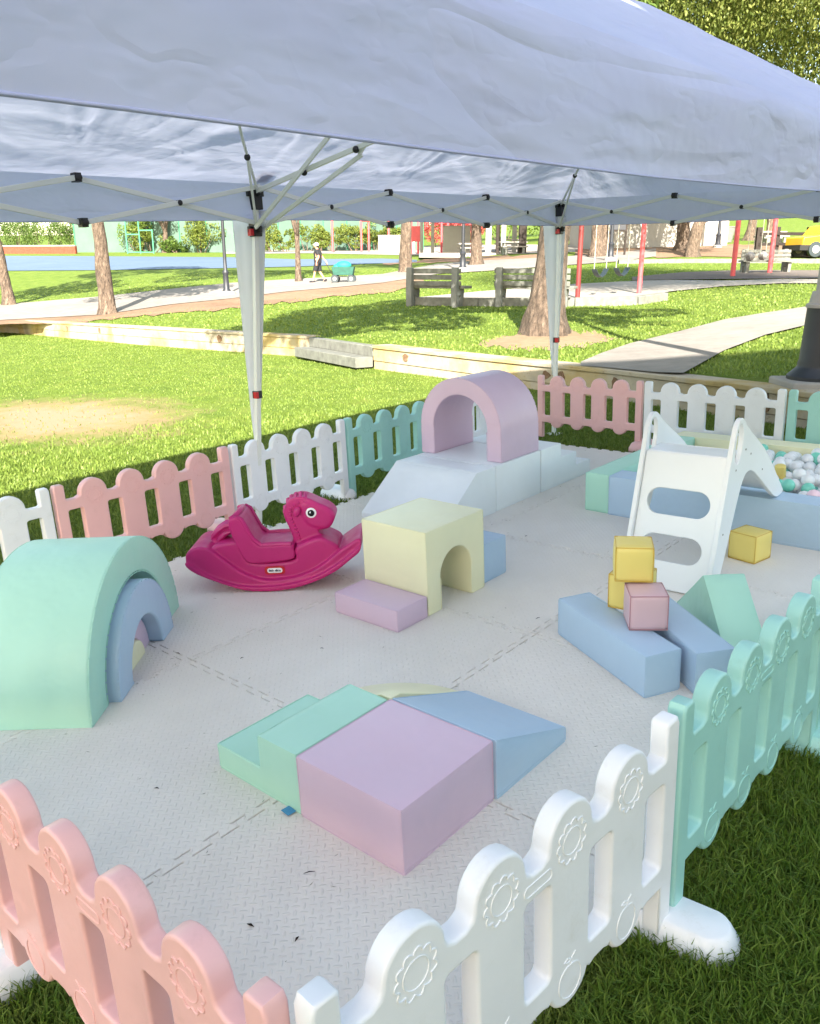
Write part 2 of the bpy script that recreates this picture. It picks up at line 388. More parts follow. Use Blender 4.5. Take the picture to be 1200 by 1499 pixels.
# ------------------------------------------------------------------ terrain behind the retaining wall
SP, CP = math.sin(PITCH), math.cos(PITCH)
def at_depth(u, v, Y):
    x = (u-CX)/F; y = -(v-CY)/F
    k = Y/(CP+y*SP); return Vector((x*k, Y, (-SP+y*CP)*k+CAMH))
TC = {  # profile of the rising park ground along seven bearings: depth -> elevation angle row
    -300: [(30, 462), (36, 446), (45, 425), (55, 402), (60, 397), (90, 377), (130, 366), (260, 350)],
    0: [(26, 470), (30, 455), (38, 437), (46, 415), (54, 396.5), (80, 376), (110, 366), (260, 345)],
    300: [(18, 485), (22, 463), (28, 440), (36, 417), (46, 395), (78, 376), (110, 364), (260, 342)],
    600: [(11.8, 514), (15, 480), (19.5, 450), (28, 422), (36, 407), (47, 392), (62, 381), (90, 366), (120, 354), (260, 330)],
    900: [(8.9, 543), (13, 495), (17, 462), (22, 437), (28, 415), (36, 396), (45, 380), (60, 362), (80, 350), (120, 332), (260, 310)],
    1200: [(6.8, 574), (9, 520), (13, 465), (18, 430), (25, 411), (34, 397), (45, 378), (60, 358), (80, 340), (120, 314), (260, 290)],
    1500: [(5.2, 605), (8, 535), (12, 470), (18, 425), (25, 403), (34, 388), (45, 366), (60, 346), (80, 328), (120, 300), (260, 275)],
}
KS = sorted(TC)
def interp(x, pts):
    if x <= pts[0][0]:
        (a, b), (c, d) = pts[0], pts[1]
        return b+(x-a)*(d-b)/(c-a)*.7
    for (a, b), (c, d) in zip(pts, pts[1:]):
        if x <= c: return b+(x-a)*(d-b)/(c-a)
    return pts[-1][1]
def zprof(k, Y):  # interpolate heights, not rows, so that the ground stays smooth
    pts = TC[k]
    zz = [(y, at_depth(k, v, y).z) for y, v in pts]
    return interp(Y, zz)
def ground_z(x, Y):
    # bearing from the camera foot
    px = CX+F*x/(Y*CP+.45)
    px = min(max(px, KS[0]), KS[-1])
    for a, b in zip(KS, KS[1:]):
        if px <= b:
            t = (px-a)/(b-a); t = t*t*(3-2*t)*.5+t*.5
            return zprof(a, Y)*(1-t)+zprof(b, Y)*t
def row_of(p):
    d = Vector((p[0], p[1], p[2]-CAMH)); zc = d.y*CP-d.z*SP; yc = d.y*SP+d.z*CP
    return CX+F*d.x/zc, CY-F*yc/zc
def on_ground(px, v=None, Y=None):
    if Y is not None:
        x = 0
        for _ in range(12):
            z = ground_z(x, Y); zc = Y*CP-(z-CAMH)*SP; x = (px-CX)/F*zc
        return Vector((x, Y, z))
    lo, hi = 5.0, 255.0
    for _ in range(50):
        m = (lo+hi)/2; p = on_ground(px, Y=m)
        if row_of(p)[1] > v: lo = m
        else: hi = m
    return on_ground(px, Y=lo)
def bg(px, v=None, Y=None, a=0, dz=0):
    p = on_ground(px, v, Y); return T(p.x, p.y, p.z+dz) @ RZ(a)
# wall line (world): top front edge
def LW(x, y, z=0): return LM @ Vector((x, y, z))
WL = [LW(-60, 12.5, .45), LW(-40, 12, .45), Vector((-12.4, 26.3, -.157)), Vector((-6.34, 19.4, .12)), Vector((-1.83, 14.8, .275)), Vector((-.56, 12.6, .32)), Vector((.87, 10.6, .36)),
      Vector((2.2, 8.87, .40)), Vector((2.67, 8.04, .425)), Vector((3.43, 6.83, .45)), LW(.5, 6.7, .3), LW(9, 5.0, .3)]
def wall_at(ang):  # where the bearing crosses the wall line
    d = Vector((math.sin(ang), math.cos(ang), 0))
    for a, b in zip(WL, WL[1:]):
        den = d.x*(b.y-a.y)-d.y*(b.x-a.x)
        if abs(den) < 1e-9: continue
        t = (a.x*(b.y-a.y)-a.y*(b.x-a.x))/den; s = (a.x*d.y-a.y*d.x)/den
        if t > 0 and -1e-6 <= s <= 1+1e-6: return t, a.lerp(b, s).z
    return None
def build_terrain():
    angs = np.linspace(R(-62), R(62), 150); vs = []; fs = []; NR = 90
    for a in angs:
        w = wall_at(a)
        t0, z0 = w if w else (6, .3)
        t0 += .12
        for j in range(NR):
            t = t0+.0*(j == 0)+(330-t0)*(math.exp(4.2*j/(NR-1))-1)/(math.exp(4.2)-1)
            x, y = t*math.sin(a), t*math.cos(a)
            z = ground_z(x, max(y, 4.5))
            k = min(1, (t-t0)/1.5); z = (z0-.03)*(1-k)+z*k
            vs.append((x, y, z))
    for i in range(len(angs)-1):
        for j in range(NR-1):
            q = i*NR+j; fs.append((q, q+NR, q+NR+1, q+1))
    mb = MB(); mb.add(vs, fs)
    o = link('park_ground', mb.mesh('park_ground', M['grass'], fix=False)); tag(o, kind='structure')
build_terrain()
# lawn, a plane in its own frame
mb = MB(); inv = LM.inverted()
wl = [inv @ p for p in WL]
nx = 40
top = [(p.x, p.y+.1) for p in wl]
vs = []; fs = []
for x, y in top: vs += [(x, -16, 0), (x, y, 0)]
for i in range(len(top)-1): fs.append((2*i, 2*i+2, 2*i+3, 2*i+1))
mb.add(vs, fs)
o = link('lawn', mb.mesh('lawn', M['lawn'], fix=False), X=LM); tag(o, kind='structure')
mb = MB(); mb.add([(-400, -400, -6), (400, -400, -6), (400, 400, -6), (-400, 400, -6)], [(0, 1, 2, 3)])
o = link('ground', mb.mesh('ground', M['dirt'], fix=False)); tag(o, kind='structure')

def sheet(name, cols, mat, dz=.02, nv=6, sub=8, wob=0):
    """a paving or earth sheet lying on the park ground between two boundary lines"""
    pts = []
    cc = []
    for (a, t0, b0), (c, t1, b1) in zip(cols, cols[1:]):
        for k in range(sub):
            t = k/sub; cc.append((a+(c-a)*t, t0+(t1-t0)*t, b0+(b1-b0)*t))
    cc.append(cols[-1])
    vs = []; fs = []
    for i, (px, vt, vb) in enumerate(cc):
        w = wob*(noise.noise((px*.05, 3.1, 7))+.6*noise.noise((px*.21, 3.1, 7)))
        w2 = wob*(noise.noise((px*.05, 9.1, 2))+.6*noise.noise((px*.21, 1, 2)))
        if vb-vt < 2: w = w2 = 0
        for j in range(nv+1):
            s = j/nv; v = vt+w+(vb+w2-vt-w)*s
            p = on_ground(px, v=v); vs.append((p.x, p.y, p.z+dz))
    for i in range(len(cc)-1):
        for j in range(nv):
            q = i*(nv+1)+j; fs.append((q, q+1, q+nv+2, q+nv+1))
    mb = MB(); mb.add(vs, fs)
    o = link(name, mb.mesh(name, mat, fix=False)); tag(o, kind='structure'); return o
sheet('dirt_strip', [(-60, 462, 474), (0, 466, 476), (100, 462, 475), (200, 446, 464), (300, 436, 456), (400, 424, 446), (500, 414, 434), (575, 408, 427), (620, 402, 420)], M['dirt'], .02, wob=5)
sheet('path', [(-120, 452, 478), (0, 447, 470), (150, 435, 462), (250, 424, 447), (340, 415, 438), (420, 410, 428), (500, 406, 421), (560, 402, 415), (640, 387, 402), (720, 381, 397), (800, 378, 391), (900, 371, 384), (960, 364, 376)], M['path'], .035)
sheet('court', [(-260, 377, 396), (0, 375, 397), (150, 375.5, 396), (340, 377, 393), (430, 380, 391), (560, 379, 386), (610, 381, 384)], M['court'], .03)
sheet('playground_paving', [(330, 364, 372), (450, 364, 371), (600, 362, 374), (640, 360, 373), (760, 358, 372), (850, 360, 369)], M['sand'], .03)
sheet('playground_sand', [(608, 437, 447), (700, 428, 447), (840, 417, 444), (935, 412, 438), (980, 411, 428), (1060, 412, 420), (1140, 410, 416), (1230, 410, 416)], M['sand'], .03)
sheet('asphalt_path', [(925, 407, 412), (1000, 400, 411), (1080, 397, 410), (1260, 397, 409)], M['asphalt'], .045)
sheet('concrete_path', [(850, 533, 539), (880, 520, 541), (920, 506, 545), (960, 496, 549), (1000, 486, 550), (1030, 478, 533), (1060, 470, 516), (1120, 460, 493), (1240, 442, 464)], M['path'], .03)
sheet('tree_dirt', [(700, 505, 506), (730, 494, 510), (790, 482, 512), (850, 484, 508), (890, 492, 500), (905, 496, 497)], M['tan'], .006, wob=9)
sheet('shaded_dirt', [(842, 366, 382), (900, 363, 379), (1000, 360, 376), (1100, 358, 377), (1260, 356, 377)], M['dirt'], .03, wob=3)
sheet('bare_ground', [(560, 385, 388), (640, 379, 384), (740, 375, 383), (830, 372, 381)], M['dirt'], .025, wob=3)

# ------------------------------------------------------------------ retaining wall, two lengths with stepped gap
def wall_run(name, pts, label, h=.62, th=.3):
    """squared timbers laid in courses; pts = top front line"""
    root = thing(name, T(*pts[0]), label, 'wall', 'lengths of timber retaining wall')
    ix = T(*pts[0]).inverted()
    offs = []
    for i, p in enumerate(pts):
        d = (pts[min(i+1, len(pts)-1)]-pts[max(i-1, 0)]); d.z = 0; d.normalize(); offs.append(Vector((-d.y, d.x, 0)))
    for nm, z0, z1, f0 in (('wall_cap', -.05, 0, -.02), ('upper_course', -.235, -.053, 0), ('lower_course', -.62, -.238, .012)):
        mb = MB(); vs = []; fs = []
        P2 = []; O2 = []
        for i in range(len(pts)-1):
            for k in range(6):
                t = k/6; P2.append(pts[i].lerp(pts[i+1], t)); O2.append(offs[i].lerp(offs[i+1], t).normalized())
        P2.append(pts[-1]); O2.append(offs[-1])
        for p, n in zip(P2, O2):
            j = .006*noise.noise(p*1.3)
            for q in (p+n*(f0+j)+Vector((0, 0, z0)), p+n*(f0+j)+Vector((0, 0, z1)), p+n*th+Vector((0, 0, z1)), p+n*th+Vector((0, 0, z0))): vs.append(ix @ q)
        for i in range(len(P2)-1):
            for k in range(4): fs.append((i*4+k, i*4+(k+1) % 4, i*4+4+(k+1) % 4, i*4+4+k))
        fs += [(0, 1, 2, 3), tuple((len(P2)-1)*4+k for k in (3, 2, 1, 0))]
        mb.add(vs, fs); o = link(nm, mb.mesh(nm, M['wall']), root); bev(o, .008, 2)
    return root
ga = WL[4]; gb = WL[5]
wall_run('retaining_wall', [WL[1], WL[2], WL[3], ga.copy()], 'long sunlit retaining wall edging the lawn on the left, behind the tall tent leg')
rw = wall_run('retaining_wall', [gb.copy(), WL[6], WL[7], WL[8], WL[9], WL[10], WL[11]], 'yellowed timber retaining wall running from the gap to behind the lamp post')
rot = MB()
def patch_poly(c, r, n=18, sd=0):
    return [(c[0]+r*(1+.7*noise.noise((math.cos(k*6.283/n)*1.5+sd, math.sin(k*6.283/n)*1.5, sd)))*math.cos(k*6.283/n), c[1]+r*.8*(1+.8*noise.noise((math.cos(k*6.283/n)+sd, 5, sd)))*math.sin(k*6.283/n)) for k in range(n)]
# rotted hollows in the timber face
M['rot'] = gravelly('rotten_wood', srgb(84, 62, 46), srgb(148, 120, 96), 40)
for (a, b, t, zz, r, sd) in [(8, 9, .62, -.14, .10, 1), (5, 6, .35, -.13, .07, 3), (6, 7, .55, -.14, .06, 5), (7, 8, .05, -.15, .07, 8), (7, 8, -.35, -.14, .07, 9), (3, 4, .55, -.15, .09, 7), (2, 3, .5, -.15, .08, 12), (2, 3, .75, -.15, .08, 13)]:
    p = WL[a].lerp(WL[b], t) if t >= 0 else WL[a].lerp(WL[a-1], -t)
    d = (WL[b]-WL[a]); d.z = 0; d.normalize(); n = Vector((d.y, -d.x, 0))
    X = Matrix(((d.x, 0, n.x, p.x), (d.y, 0, n.y, p.y), (0, 1, 0, p.z+zz), (0, 0, 0, 1)))
    mb = MB(); mb.prism(patch_poly((0, 0), r, sd=sd), -.03, .012)
    w = [o for o in COL.objects if o.name.startswith('retaining_wall')][0 if a < 4 else 1]
    o = link('rot_hollow', mb.mesh('rot_hollow', M['rot']), w); o.matrix_parent_inverse = Matrix(); o.matrix_basis = w.matrix_basis.inverted() @ X
# stepping timbers in the gap
mb = MB(); dd = (gb-ga)
st = thing('timber_step', T(*ga), 'low grey timber step bridging the gap between the two walls', 'step')
nn = Vector((-dd.y, dd.x, 0)).normalized()
for k, (z, off) in enumerate(((-.012, .0), (-.17, -.285))):
    mb = MB(); mb.bar(dd*.02+nn*(off+.16)+Vector((0, 0, z-.09)), dd*.98+nn*(off+.16)+Vector((0, 0, z-.09)), .30, .16)
    o = link('tread', mb.mesh('tread', M['timber_grey']), st); bev(o, .01, 2)

# ------------------------------------------------------------------ foam tiles
XS = [-3.76, -2.656, -1.676, -.70]; YS = [.61, 1.622, 2.62, 3.60, 4.66, 5.80]
def teeth(a, b, n, amp, edge, sgn):
    """dovetail jigsaw line from a to b (2D); edge=(nx,ny) tooth direction"""
    a = Vector(a); b = Vector(b); d = b-a; out = []
    g = Vector(edge)*amp*sgn
    for k in range(n):
        t0 = (k+.28)/n; t1 = (k+.72)/n; e = .07/n
        out += [a+d*(t0+e), a+d*(t0-e)+g, a+d*(t1+e)+g, a+d*(t1-e)]
    return out
def tile_mesh(x0, x1, y0, y1, k):
    g = .0019; am = .026
    n = 11
    p = []
    p += [Vector((x0+g, y0+g))]+teeth((x0+g, y0+g), (x1-g, y0+g), n, am, (0, -1), 1)
    p += [Vector((x1-g, y0+g))]+teeth((x1-g, y0+g), (x1-g, y1-g), n, am, (-1, 0), 1)
    p += [Vector((x1-g, y1-g))]+teeth((x1-g, y1-g), (x0+g, y1-g), n, am, (0, -1), 1)
    p += [Vector((x0+g, y1-g))]+teeth((x0+g, y1-g), (x0+g, y0+g), n, am, (-1, 0), 1)
    return [(q.x, q.y) for q in p]
rowl = ['nearest row', 'second row from the front fence', 'middle row', 'fourth row from the front fence', 'farthest row']
coll = ['beside the left fence', 'between the outer two', 'beside the right fence']
for j in range(5):
    for i in range(3):
        mb = MB(); x0, x1, y0, y1 = XS[i], XS[i+1], YS[j], YS[j+1]
        cx, cy = (x0+x1)/2, (y0+y1)/2
        poly = [(x-cx, y-cy) for x, y in tile_mesh(x0, x1, y0, y1, 0)]
        mb.prism(poly, .002, .018)
        me = mb.mesh('foam_tile', M['foam'], smooth=False)
        o = link('foam_tile', me, X=lawn(cx, cy, random.uniform(-.0004, .0012)) @ RX(random.uniform(-.0006, .0006)))
        tag(o, 'white textured foam floor tile, %s, %s' % (rowl[j], coll[i]), 'floor tile', 'interlocking foam floor tiles')
        b = o.modifiers.new('bevel', 'BEVEL'); b.width = .0018; b.segments = 1; b.limit_method = 'ANGLE'; b.angle_limit = R(60)
ZF = .019
# dead leaves lying on the mat
for k, (x, y, l, a, w) in enumerate([(-2.014, 1.053, .022, .5, .008), (-1.36, .89, .03, .2, .011), (-1.242, .931, .022, 1.8, .010), (-1.381, 1.096, .04, .9, .004), (-2.395, 3.643, .02, 1, .01),
                                   (-2.5, 1.75, .02, 1.4, .006), (-2.75, 1.62, .03, .2, .006), (-1.75, 2.75, .03, 1.2, .005), (-2.3, 2.0, .02, .4, .005), (-3.3, 2.2, .02, 1, .008), (-1.65, 4.2, .015, .3, .007)]):
    l *= .75; w *= .6
    mb = MB(); vs = [(-l/2, 0, 0), (.1*l, w/2, .003), (l/2, 0, .001), (0, -w/2, .003), (-l/2, 0, .0015), (0, w/2, .0045), (l/2, 0, .0025), (0, -w/2, .0045)]
    mb.add(vs, [(0, 3, 2, 1), (4, 5, 6, 7), (0, 1, 5, 4), (1, 2, 6, 5), (2, 3, 7, 6), (3, 0, 4, 7)])
    o = link('fallen_leaf', mb.mesh('fallen_leaf', M['litter']), X=lawn(x, y, ZF, a)); tag(o, 'tiny dark dry leaf lying on the white foam floor', 'leaf', 'dry leaves scattered on the foam floor')

mb = MB(); g_ = random.Random(4)
for k in range(420):
    if k < 250:
        if g_.random() < .5: x = g_.choice(XS)+g_.gauss(0, .03); y = g_.uniform(YS[0], YS[-1])
        else: y = g_.choice(YS)+g_.gauss(0, .03); x = g_.uniform(XS[0], XS[-1])
    else: x = g_.uniform(XS[0], XS[-1]); y = g_.uniform(YS[0], YS[-1])
    x = min(max(x, XS[0]+.03), XS[-1]-.02); y = min(max(y, YS[0]+.03), YS[-1]-.03)
    a = g_.uniform(0, 6.28); l = g_.uniform(.002, .011); d_ = Vector((math.cos(a), math.sin(a), 0))*l; n_ = Vector((-d_.y, d_.x, 0)).normalized()*g_.uniform(.0004, .0009); p_ = Vector((x, y, ZF+.0006))
    mb.add([p_-d_, p_+n_, p_+d_+Vector((0, 0, g_.uniform(0, .003))), p_-n_, p_+Vector((0, 0, .0012))], [(0, 3, 4), (3, 2, 4), (2, 1, 4), (1, 0, 4)])
M['clip'] = leafy('clippings', [(.1, (.05, .04, .02, 1)), (.5, (.16, .13, .07, 1)), (.9, (.12, .16, .05, 1))], .8, 0)
o = link('grass_clippings', mb.mesh('grass_clippings', M['clip'], smooth=False), X=LM); tag(o, 'scattered grass clippings and grit on the foam floor', 'clippings', kind='stuff')

# ------------------------------------------------------------------ soft play shapes
def foam_mesh(name, mat, poly, depth, holes=None, axis='y', bevel=.008, seams=True, bulge=.004):
    """upholstered foam: an extruded outline with rounded, stitched edges"""
    bm = bmesh.new(); n = len(poly)
    def P(p, h): return (p[0], h, p[1]) if axis == 'y' else ((h, p[0], p[1]) if axis == 'x' else (p[0], p[1], h))
    a = [bm.verts.new(P(p, 0)) for p in poly]; b = [bm.verts.new(P(p, depth)) for p in poly]
    bm.faces.new(a[::-1]); bm.faces.new(b)
    for i in range(n): bm.faces.new((a[i], a[(i+1) % n], b[(i+1) % n], b[i]))
    bmesh.ops.recalc_face_normals(bm, faces=bm.faces)
    eds = [e for e in bm.edges if e.calc_face_angle(0) > R(28)]
    sl = [(e.verts[0].co.copy(), e.verts[1].co.copy()) for e in eds]
    cen = sum((v.co for v in bm.verts), Vector())/len(bm.verts)
    bmesh.ops.bevel(bm, geom=eds, offset=bevel, segments=4, profile=.55, affect='EDGES', clamp_overlap=True)
    # puff the larger quads
    if bulge:
        bm.normal_update()
        big = [f for f in bm.faces if len(f.verts) == 4 and f.calc_area() > .006]
        nrm = {}
        es = {e for f in big for e in f.edges if e.calc_length() > .05}
        # cut all long edges in parallel loops
        bmesh.ops.subdivide_edges(bm, edges=list(es), cuts=7, use_grid_fill=True)
        bm.normal_update()
        lo = [min(v.co[k] for v in bm.verts) for k in range(3)]; hi = [max(v.co[k] for v in bm.verts) for k in range(3)]
        for v in bm.verts:
            q = v.co; 
            s = 1
            cnt = 0
            for k in range(3):
                L = hi[k]-lo[k]; t = (q[k]-lo[k])/L if L else 0
                w = 4*t*(1-t)
                if abs(v.normal[k]) < .5: s *= w
            if v.normal.z > -.5: v.co = q+v.normal*bulge*s*(1+.5*noise.noise(q*6+cen*9))
    me = bpy.data.meshes.new(name); bm.to_mesh(me); bm.free()
    me.materials.append(mat); me.polygons.foreach_set('use_smooth', [True]*len(me.polygons)); me.set_sharp_from_angle(angle=R(60))
    sm = MB()
    if seams:
        for p, q in sl:
            d = (q-p); L = d.length
            if L < .03: continue
            d.normalize()
            m = (p+q)/2-cen; m -= d*m.dot(d)
            if m.length: m.normalize()
            # the welt sits on the rounded edge
            off = -m*bevel*.25
            sm.tube([p+off+d*.004, q+off-d*.004], .0021, 6)
    return me, sm
def foam_block(kind, label, cat, mat, poly, depth, X, group='pastel soft play shapes', axis='y', bevel=.008, tagp=None, stitch=True, name_part='cover', welt=None):
    t = thing(kind, X, label, cat, group)
    me, sm = foam_mesh(kind+'_cover', mat, poly, depth, axis=axis, bevel=bevel)
    link(name_part, me, t)
    if stitch and axis == 'y' and welt is None:
        xs = [p[0] for p in poly]; x0, x1 = min(xs), max(xs); e = .0006
        sm.tube([(x0-e, -e, .013), (x1+e, -e, .013), (x1+e, depth+e, .013), (x0-e, depth+e, .013)], .0011, 5, close=True)
    if sm.v and stitch: link('welt', sm.mesh('welt', welt or mat), t)
    return t
def rect(w, h): return [(0, 0), (w, 0), (w, h), (0, h)]
# front cluster
foam_block('foam_cube', 'large lilac foam block, nearest soft play shape to the front corner', 'soft block', M['lilac'], rect(.388, .192), .388, lawn(-1.568, 1.236, ZF))
t = foam_block('foam_steps', 'mint green two-step foam stairs left of the large lilac block', 'foam steps', M['mint'], [(0, 0), (.377, 0), (.377, .192), (.210, .192), (.210, .084), (0, .084)], .375, lawn(-1.95, 1.24, ZF), bevel=.007)
mb = MB(); mb.box(0, .035, -.028, 0, 0, .0015); tg = link('care_tag', mb.mesh('care_tag', M['tagblue']), t, T(.325, .0, .0045) @ RZ(-.1)); tag(tg, 'small blue sewn-in tag')
foam_block('foam_wedge', 'blue foam wedge sloping down behind the large lilac block', 'foam wedge', M['blue'], [(0, 0), (.378, 0), (.378, .048), (0, .192)], .392, lawn(-1.566, 1.630, ZF) @ Matrix(((0, 1, 0, 0), (1, 0, 0, 0), (0, 0, 1, 0), (0, 0, 0, 1))), bevel=.006)
# cream quarter cone slide
def quarter_cone(r0, h0, h1, n=20):
    mb = MB(); vs = [(0, 0, 0), (0, 0, h0)]; fs = []
    rs = [.12, .5, 1.0]
    for k in range(n+1):
        a = math.pi/2+math.pi/2*k/n
        c, s = math.cos(a), math.sin(a)
        vs += [(r0*.12*c, r0*.12*s, h0), (r0*.55*c, r0*.55*s, h0+(h1-h0)*.5), (r0*c, r0*s, h1), (r0*c, r0*s, 0)]
    for k in range(n):
        a = 2+4*k; b = a+4
        fs += [(1, a, b), (a, a+1, b+1, b), (a+1, a+2, b+2, b+1), (a+2, a+3, b+3, b+2), (a+3, 0, b+3)]
    a = 2; b = 2+4*n
    fs += [(0, 1, a), (0, a, a+1), (0, a+1, a+2), (0, a+2, a+3)]
    fs += [(0, b, 1), (0, b+1, b), (0, b+2, b+1), (0, b+3, b+2)]
    mb.add(vs, fs); return mb
t = thing('foam_corner_slide', lawn(-1.575, 1.634, ZF), 'cream quarter-round foam corner piece behind the mint steps', 'foam corner piece', 'pastel soft play shapes')
o = link('cover', quarter_cone(.36, .187, .045).mesh('cover', M['cream']), t); bev(o, .005, 3, 30)
# yellow arch cube with its slab and block
def arch_poly(w, h, r, hr, cx, n=16):
    """block outline with an arch opening, drawn in one loop"""
    pts = [(0, 0), (cx-r, 0), (cx-r, hr)]
    for k in range(1, n): a = math.pi-math.pi*k/n; pts.append((cx+r*math.cos(a), hr+r*math.sin(a)))
    pts += [(cx+r, hr), (cx+r, 0), (w, 0), (w, h), (0, h)]
    return pts
def arch_thing(kind, label, cat, mat, poly, depth, X, axis='x', bevel=.008):
    t = thing(kind, X, label, cat, 'pastel soft play shapes')
    me, sm = foam_mesh(kind, mat, poly, depth, axis=axis, bevel=bevel, bulge=0)
    link('cover', me, t)
    if sm.v: link('welt', sm.mesh('welt', mat), t)
    return t
arch_thing('foam_tunnel_cube', 'pale yellow foam cube with an arched tunnel, middle of the play floor', 'foam tunnel', M['cream'], arch_poly(.415, .382, .112, .15, .205), .378, lawn(-2.527, 2.497, ZF))
foam_block('foam_slab', 'flat lilac foam step in front of the pale yellow tunnel cube', 'foam step', M['lilac'], rect(.372, .095), .195, lawn(-2.519, 2.293, ZF))
foam_block('foam_block', 'blue foam block pushed against the far side of the pale yellow tunnel cube', 'soft block', M['blue'], rect(.36, .193), .205, lawn(-2.535, 2.922, ZF))
# white climbing group
foam_block('foam_ramp', 'white foam ramp leading up to the white platform cube', 'foam ramp', M['white_v'], [(0, 0), (.535, 0), (.535, .285), (.345, .285), (0, .03)], .635, lawn(-3.438, 3.40, ZF) @ Matrix(((0, 1, 0, 0), (1, 0, 0, 0), (0, 0, 1, 0), (0, 0, 0, 1))))
foam_block('foam_platform', 'white foam platform cube carrying the lilac arch', 'soft block', M['white_v'], rect(.63, .285), .50, lawn(-3.438, 3.945, ZF))
foam_block('foam_steps', 'white three-step foam stairs behind the white platform cube', 'foam steps', M['white_v'], [(0, 0), (.64, 0), (.64, .095), (.45, .095), (.45, .19), (.245, .19), (.245, .285), (0, .285)], .63, lawn(-3.438, 4.452, ZF) @ Matrix(((0, 1, 0, 0), (1, 0, 0, 0), (0, 0, 1, 0), (0, 0, 0, 1))), bevel=.007)
def arch_band(ro, ri, leg, n=26):
    pts = [(-ro, 0), (-ri, 0), (-ri, leg)]
    pts += [(-ri*math.cos(math.pi*k/n), leg+ri*math.sin(math.pi*k/n)) for k in range(1, n)]
    pts += [(ri, leg), (ri, 0), (ro, 0), (ro, leg)]
    pts += [(ro*math.cos(math.pi*k/n), leg+ro*math.sin(math.pi*k/n)) for k in range(1, n)]
    pts += [(-ro, leg)]
    return pts
t = arch_thing('foam_arch', 'lilac foam arch tunnel standing on the white platform cube', 'foam arch', M['lilac'], arch_band(.318, .212, .185), .42, lawn(-3.142, 4.025, ZF+.287), axis='y', bevel=.009)
# rainbow arches
ang = math.atan2(1.912-1.108, -3.177+2.499)
RB = lambda off, z=0: lawn(-2.838, 1.510, ZF) @ RZ(ang) @ T(0, -off, z)
# local x along the face, local -y toward viewer side
arch_thing('foam_arch', 'largest mint green arch of the nested foam rainbow', 'foam arch', M['mint'], arch_band(.522, .372, .0), .42, RB(0) @ Matrix.Diagonal((1, 1, .945, 1)), axis='y', bevel=.012)
arch_thing('foam_arch', 'blue middle arch of the nested foam rainbow', 'foam arch', M['blue'], arch_band(.325, .185, .0), .42, RB(.04) @ T(-.028, 0, 0) @ Matrix.Diagonal((1, 1, 1.02, 1)), axis='y', bevel=.012)
arch_thing('foam_arch', 'small lilac inner arch of the nested foam rainbow', 'foam arch', M['lilac'], arch_band(.18, .09, .0), .36, RB(-.02) @ T(-.028, 0, 0), axis='y', bevel=.01)
arch_thing('foam_half_round', 'cream half-round core of the nested foam rainbow', 'foam half round', M['cream'], [(.085*math.cos(math.pi*k/16), .085*math.sin(math.pi*k/16)) for k in range(17)], .34, RB(-.005) @ T(-.028, 0, 0), axis='y', bevel=.008)
# blue beams
foam_block('foam_beam', 'long blue foam beam, front one of the pair under the small cubes', 'foam beam', M['blue'], rect(.575, .157), .147, lawn(-1.60, 2.668, ZF, math.atan2(-.271, .507)), bevel=.009)
u2 = math.atan2(.62, -.78)
foam_block('foam_beam', 'long blue foam beam, rear one of the pair under the small cubes', 'foam beam', M['blue'], rect(.57, .157), .147, lawn(-.966, 2.520, ZF, u2) @ T(0, -.147, 0), bevel=.009)
# mint triangular prism
pa = math.atan2(-.474, .421)
foam_block('foam_prism', 'mint green triangular foam prism behind the blue beams', 'foam prism', M['mint'], [(0, 0), (.634, 0), (.31, .255)], .16, lawn(-1.346, 3.223, ZF, pa), bevel=.01)
# small cubes
def small_cube(label, mat, s, X):
    return foam_block('foam_cube', label, 'soft cube', mat, rect(s, s*.97), s, X, 'small foam cubes', bevel=.019, welt=M['welt_y'] if mat is M['yellow'] else M['welt_p'])
CZ = ZF+.160
small_cube('small pink foam cube on the blue beams, under the top yellow cube', M['pinkv'], .141, lawn(-1.232, 2.546, CZ, math.atan2(.58, .82)))
small_cube('small yellow foam cube on the blue beams, half hidden behind the pink cube', M['yellow'], .146, lawn(-1.398, 2.694, CZ, .12))
small_cube('small yellow foam cube on top of the stack', M['yellow'], .142, lawn(-1.334, 2.622, CZ+.144, math.atan2(.49, .87)) @ RX(.0))
small_cube('small yellow foam cube standing alone in front of the blue ball pit wall', M['yellow'], .147, lawn(-1.235, 3.883, ZF, math.atan2(.149, .032)+.0) )
# ball pit
foam_block('ball_pit_wall', 'blue foam wall along the front of the ball pit', 'ball pit wall', M['blue'], rect(1.42, .235), .17, lawn(-2.216, 4.250, ZF), 'foam walls of the ball pit', bevel=.011)
foam_block('ball_pit_wall', 'mint green foam wall on the left side of the ball pit', 'ball pit wall', M['mint'], rect(.155, .235), 1.24, lawn(-2.374, 4.262, ZF), 'foam walls of the ball pit', bevel=.011)
foam_block('ball_pit_wall', 'cream foam wall along the back of the ball pit', 'ball pit wall', M['cream'], rect(1.58, .235), .17, lawn(-2.374, 5.508, ZF), 'foam walls of the ball pit', bevel=.011)
foam_block('ball_pit_wall', 'mint green foam wall on the right side of the ball pit', 'ball pit wall', M['mint'], rect(.15, .235), 1.075, lawn(-.945, 4.427, ZF), 'foam walls of the ball pit', bevel=.011)
mb = MB(); mb.box(0, 1.265, 0, 1.075, 0, .05); o = link('ball_pit_mat', mb.mesh('ball_pit_mat', M['white_v']), X=lawn(-2.214, 4.427, ZF+.002)); tag(o, 'padded white floor inside the ball pit', 'ball pit floor')
bme = {}
for k in ('white', 'mint', 'pink'):
    mb = MB(); mb.ball((0, 0, 0), .0365, 20, 14); bme[k] = mb.mesh('ball_'+k, M['ball_'+k])
pts = []
tries = 0
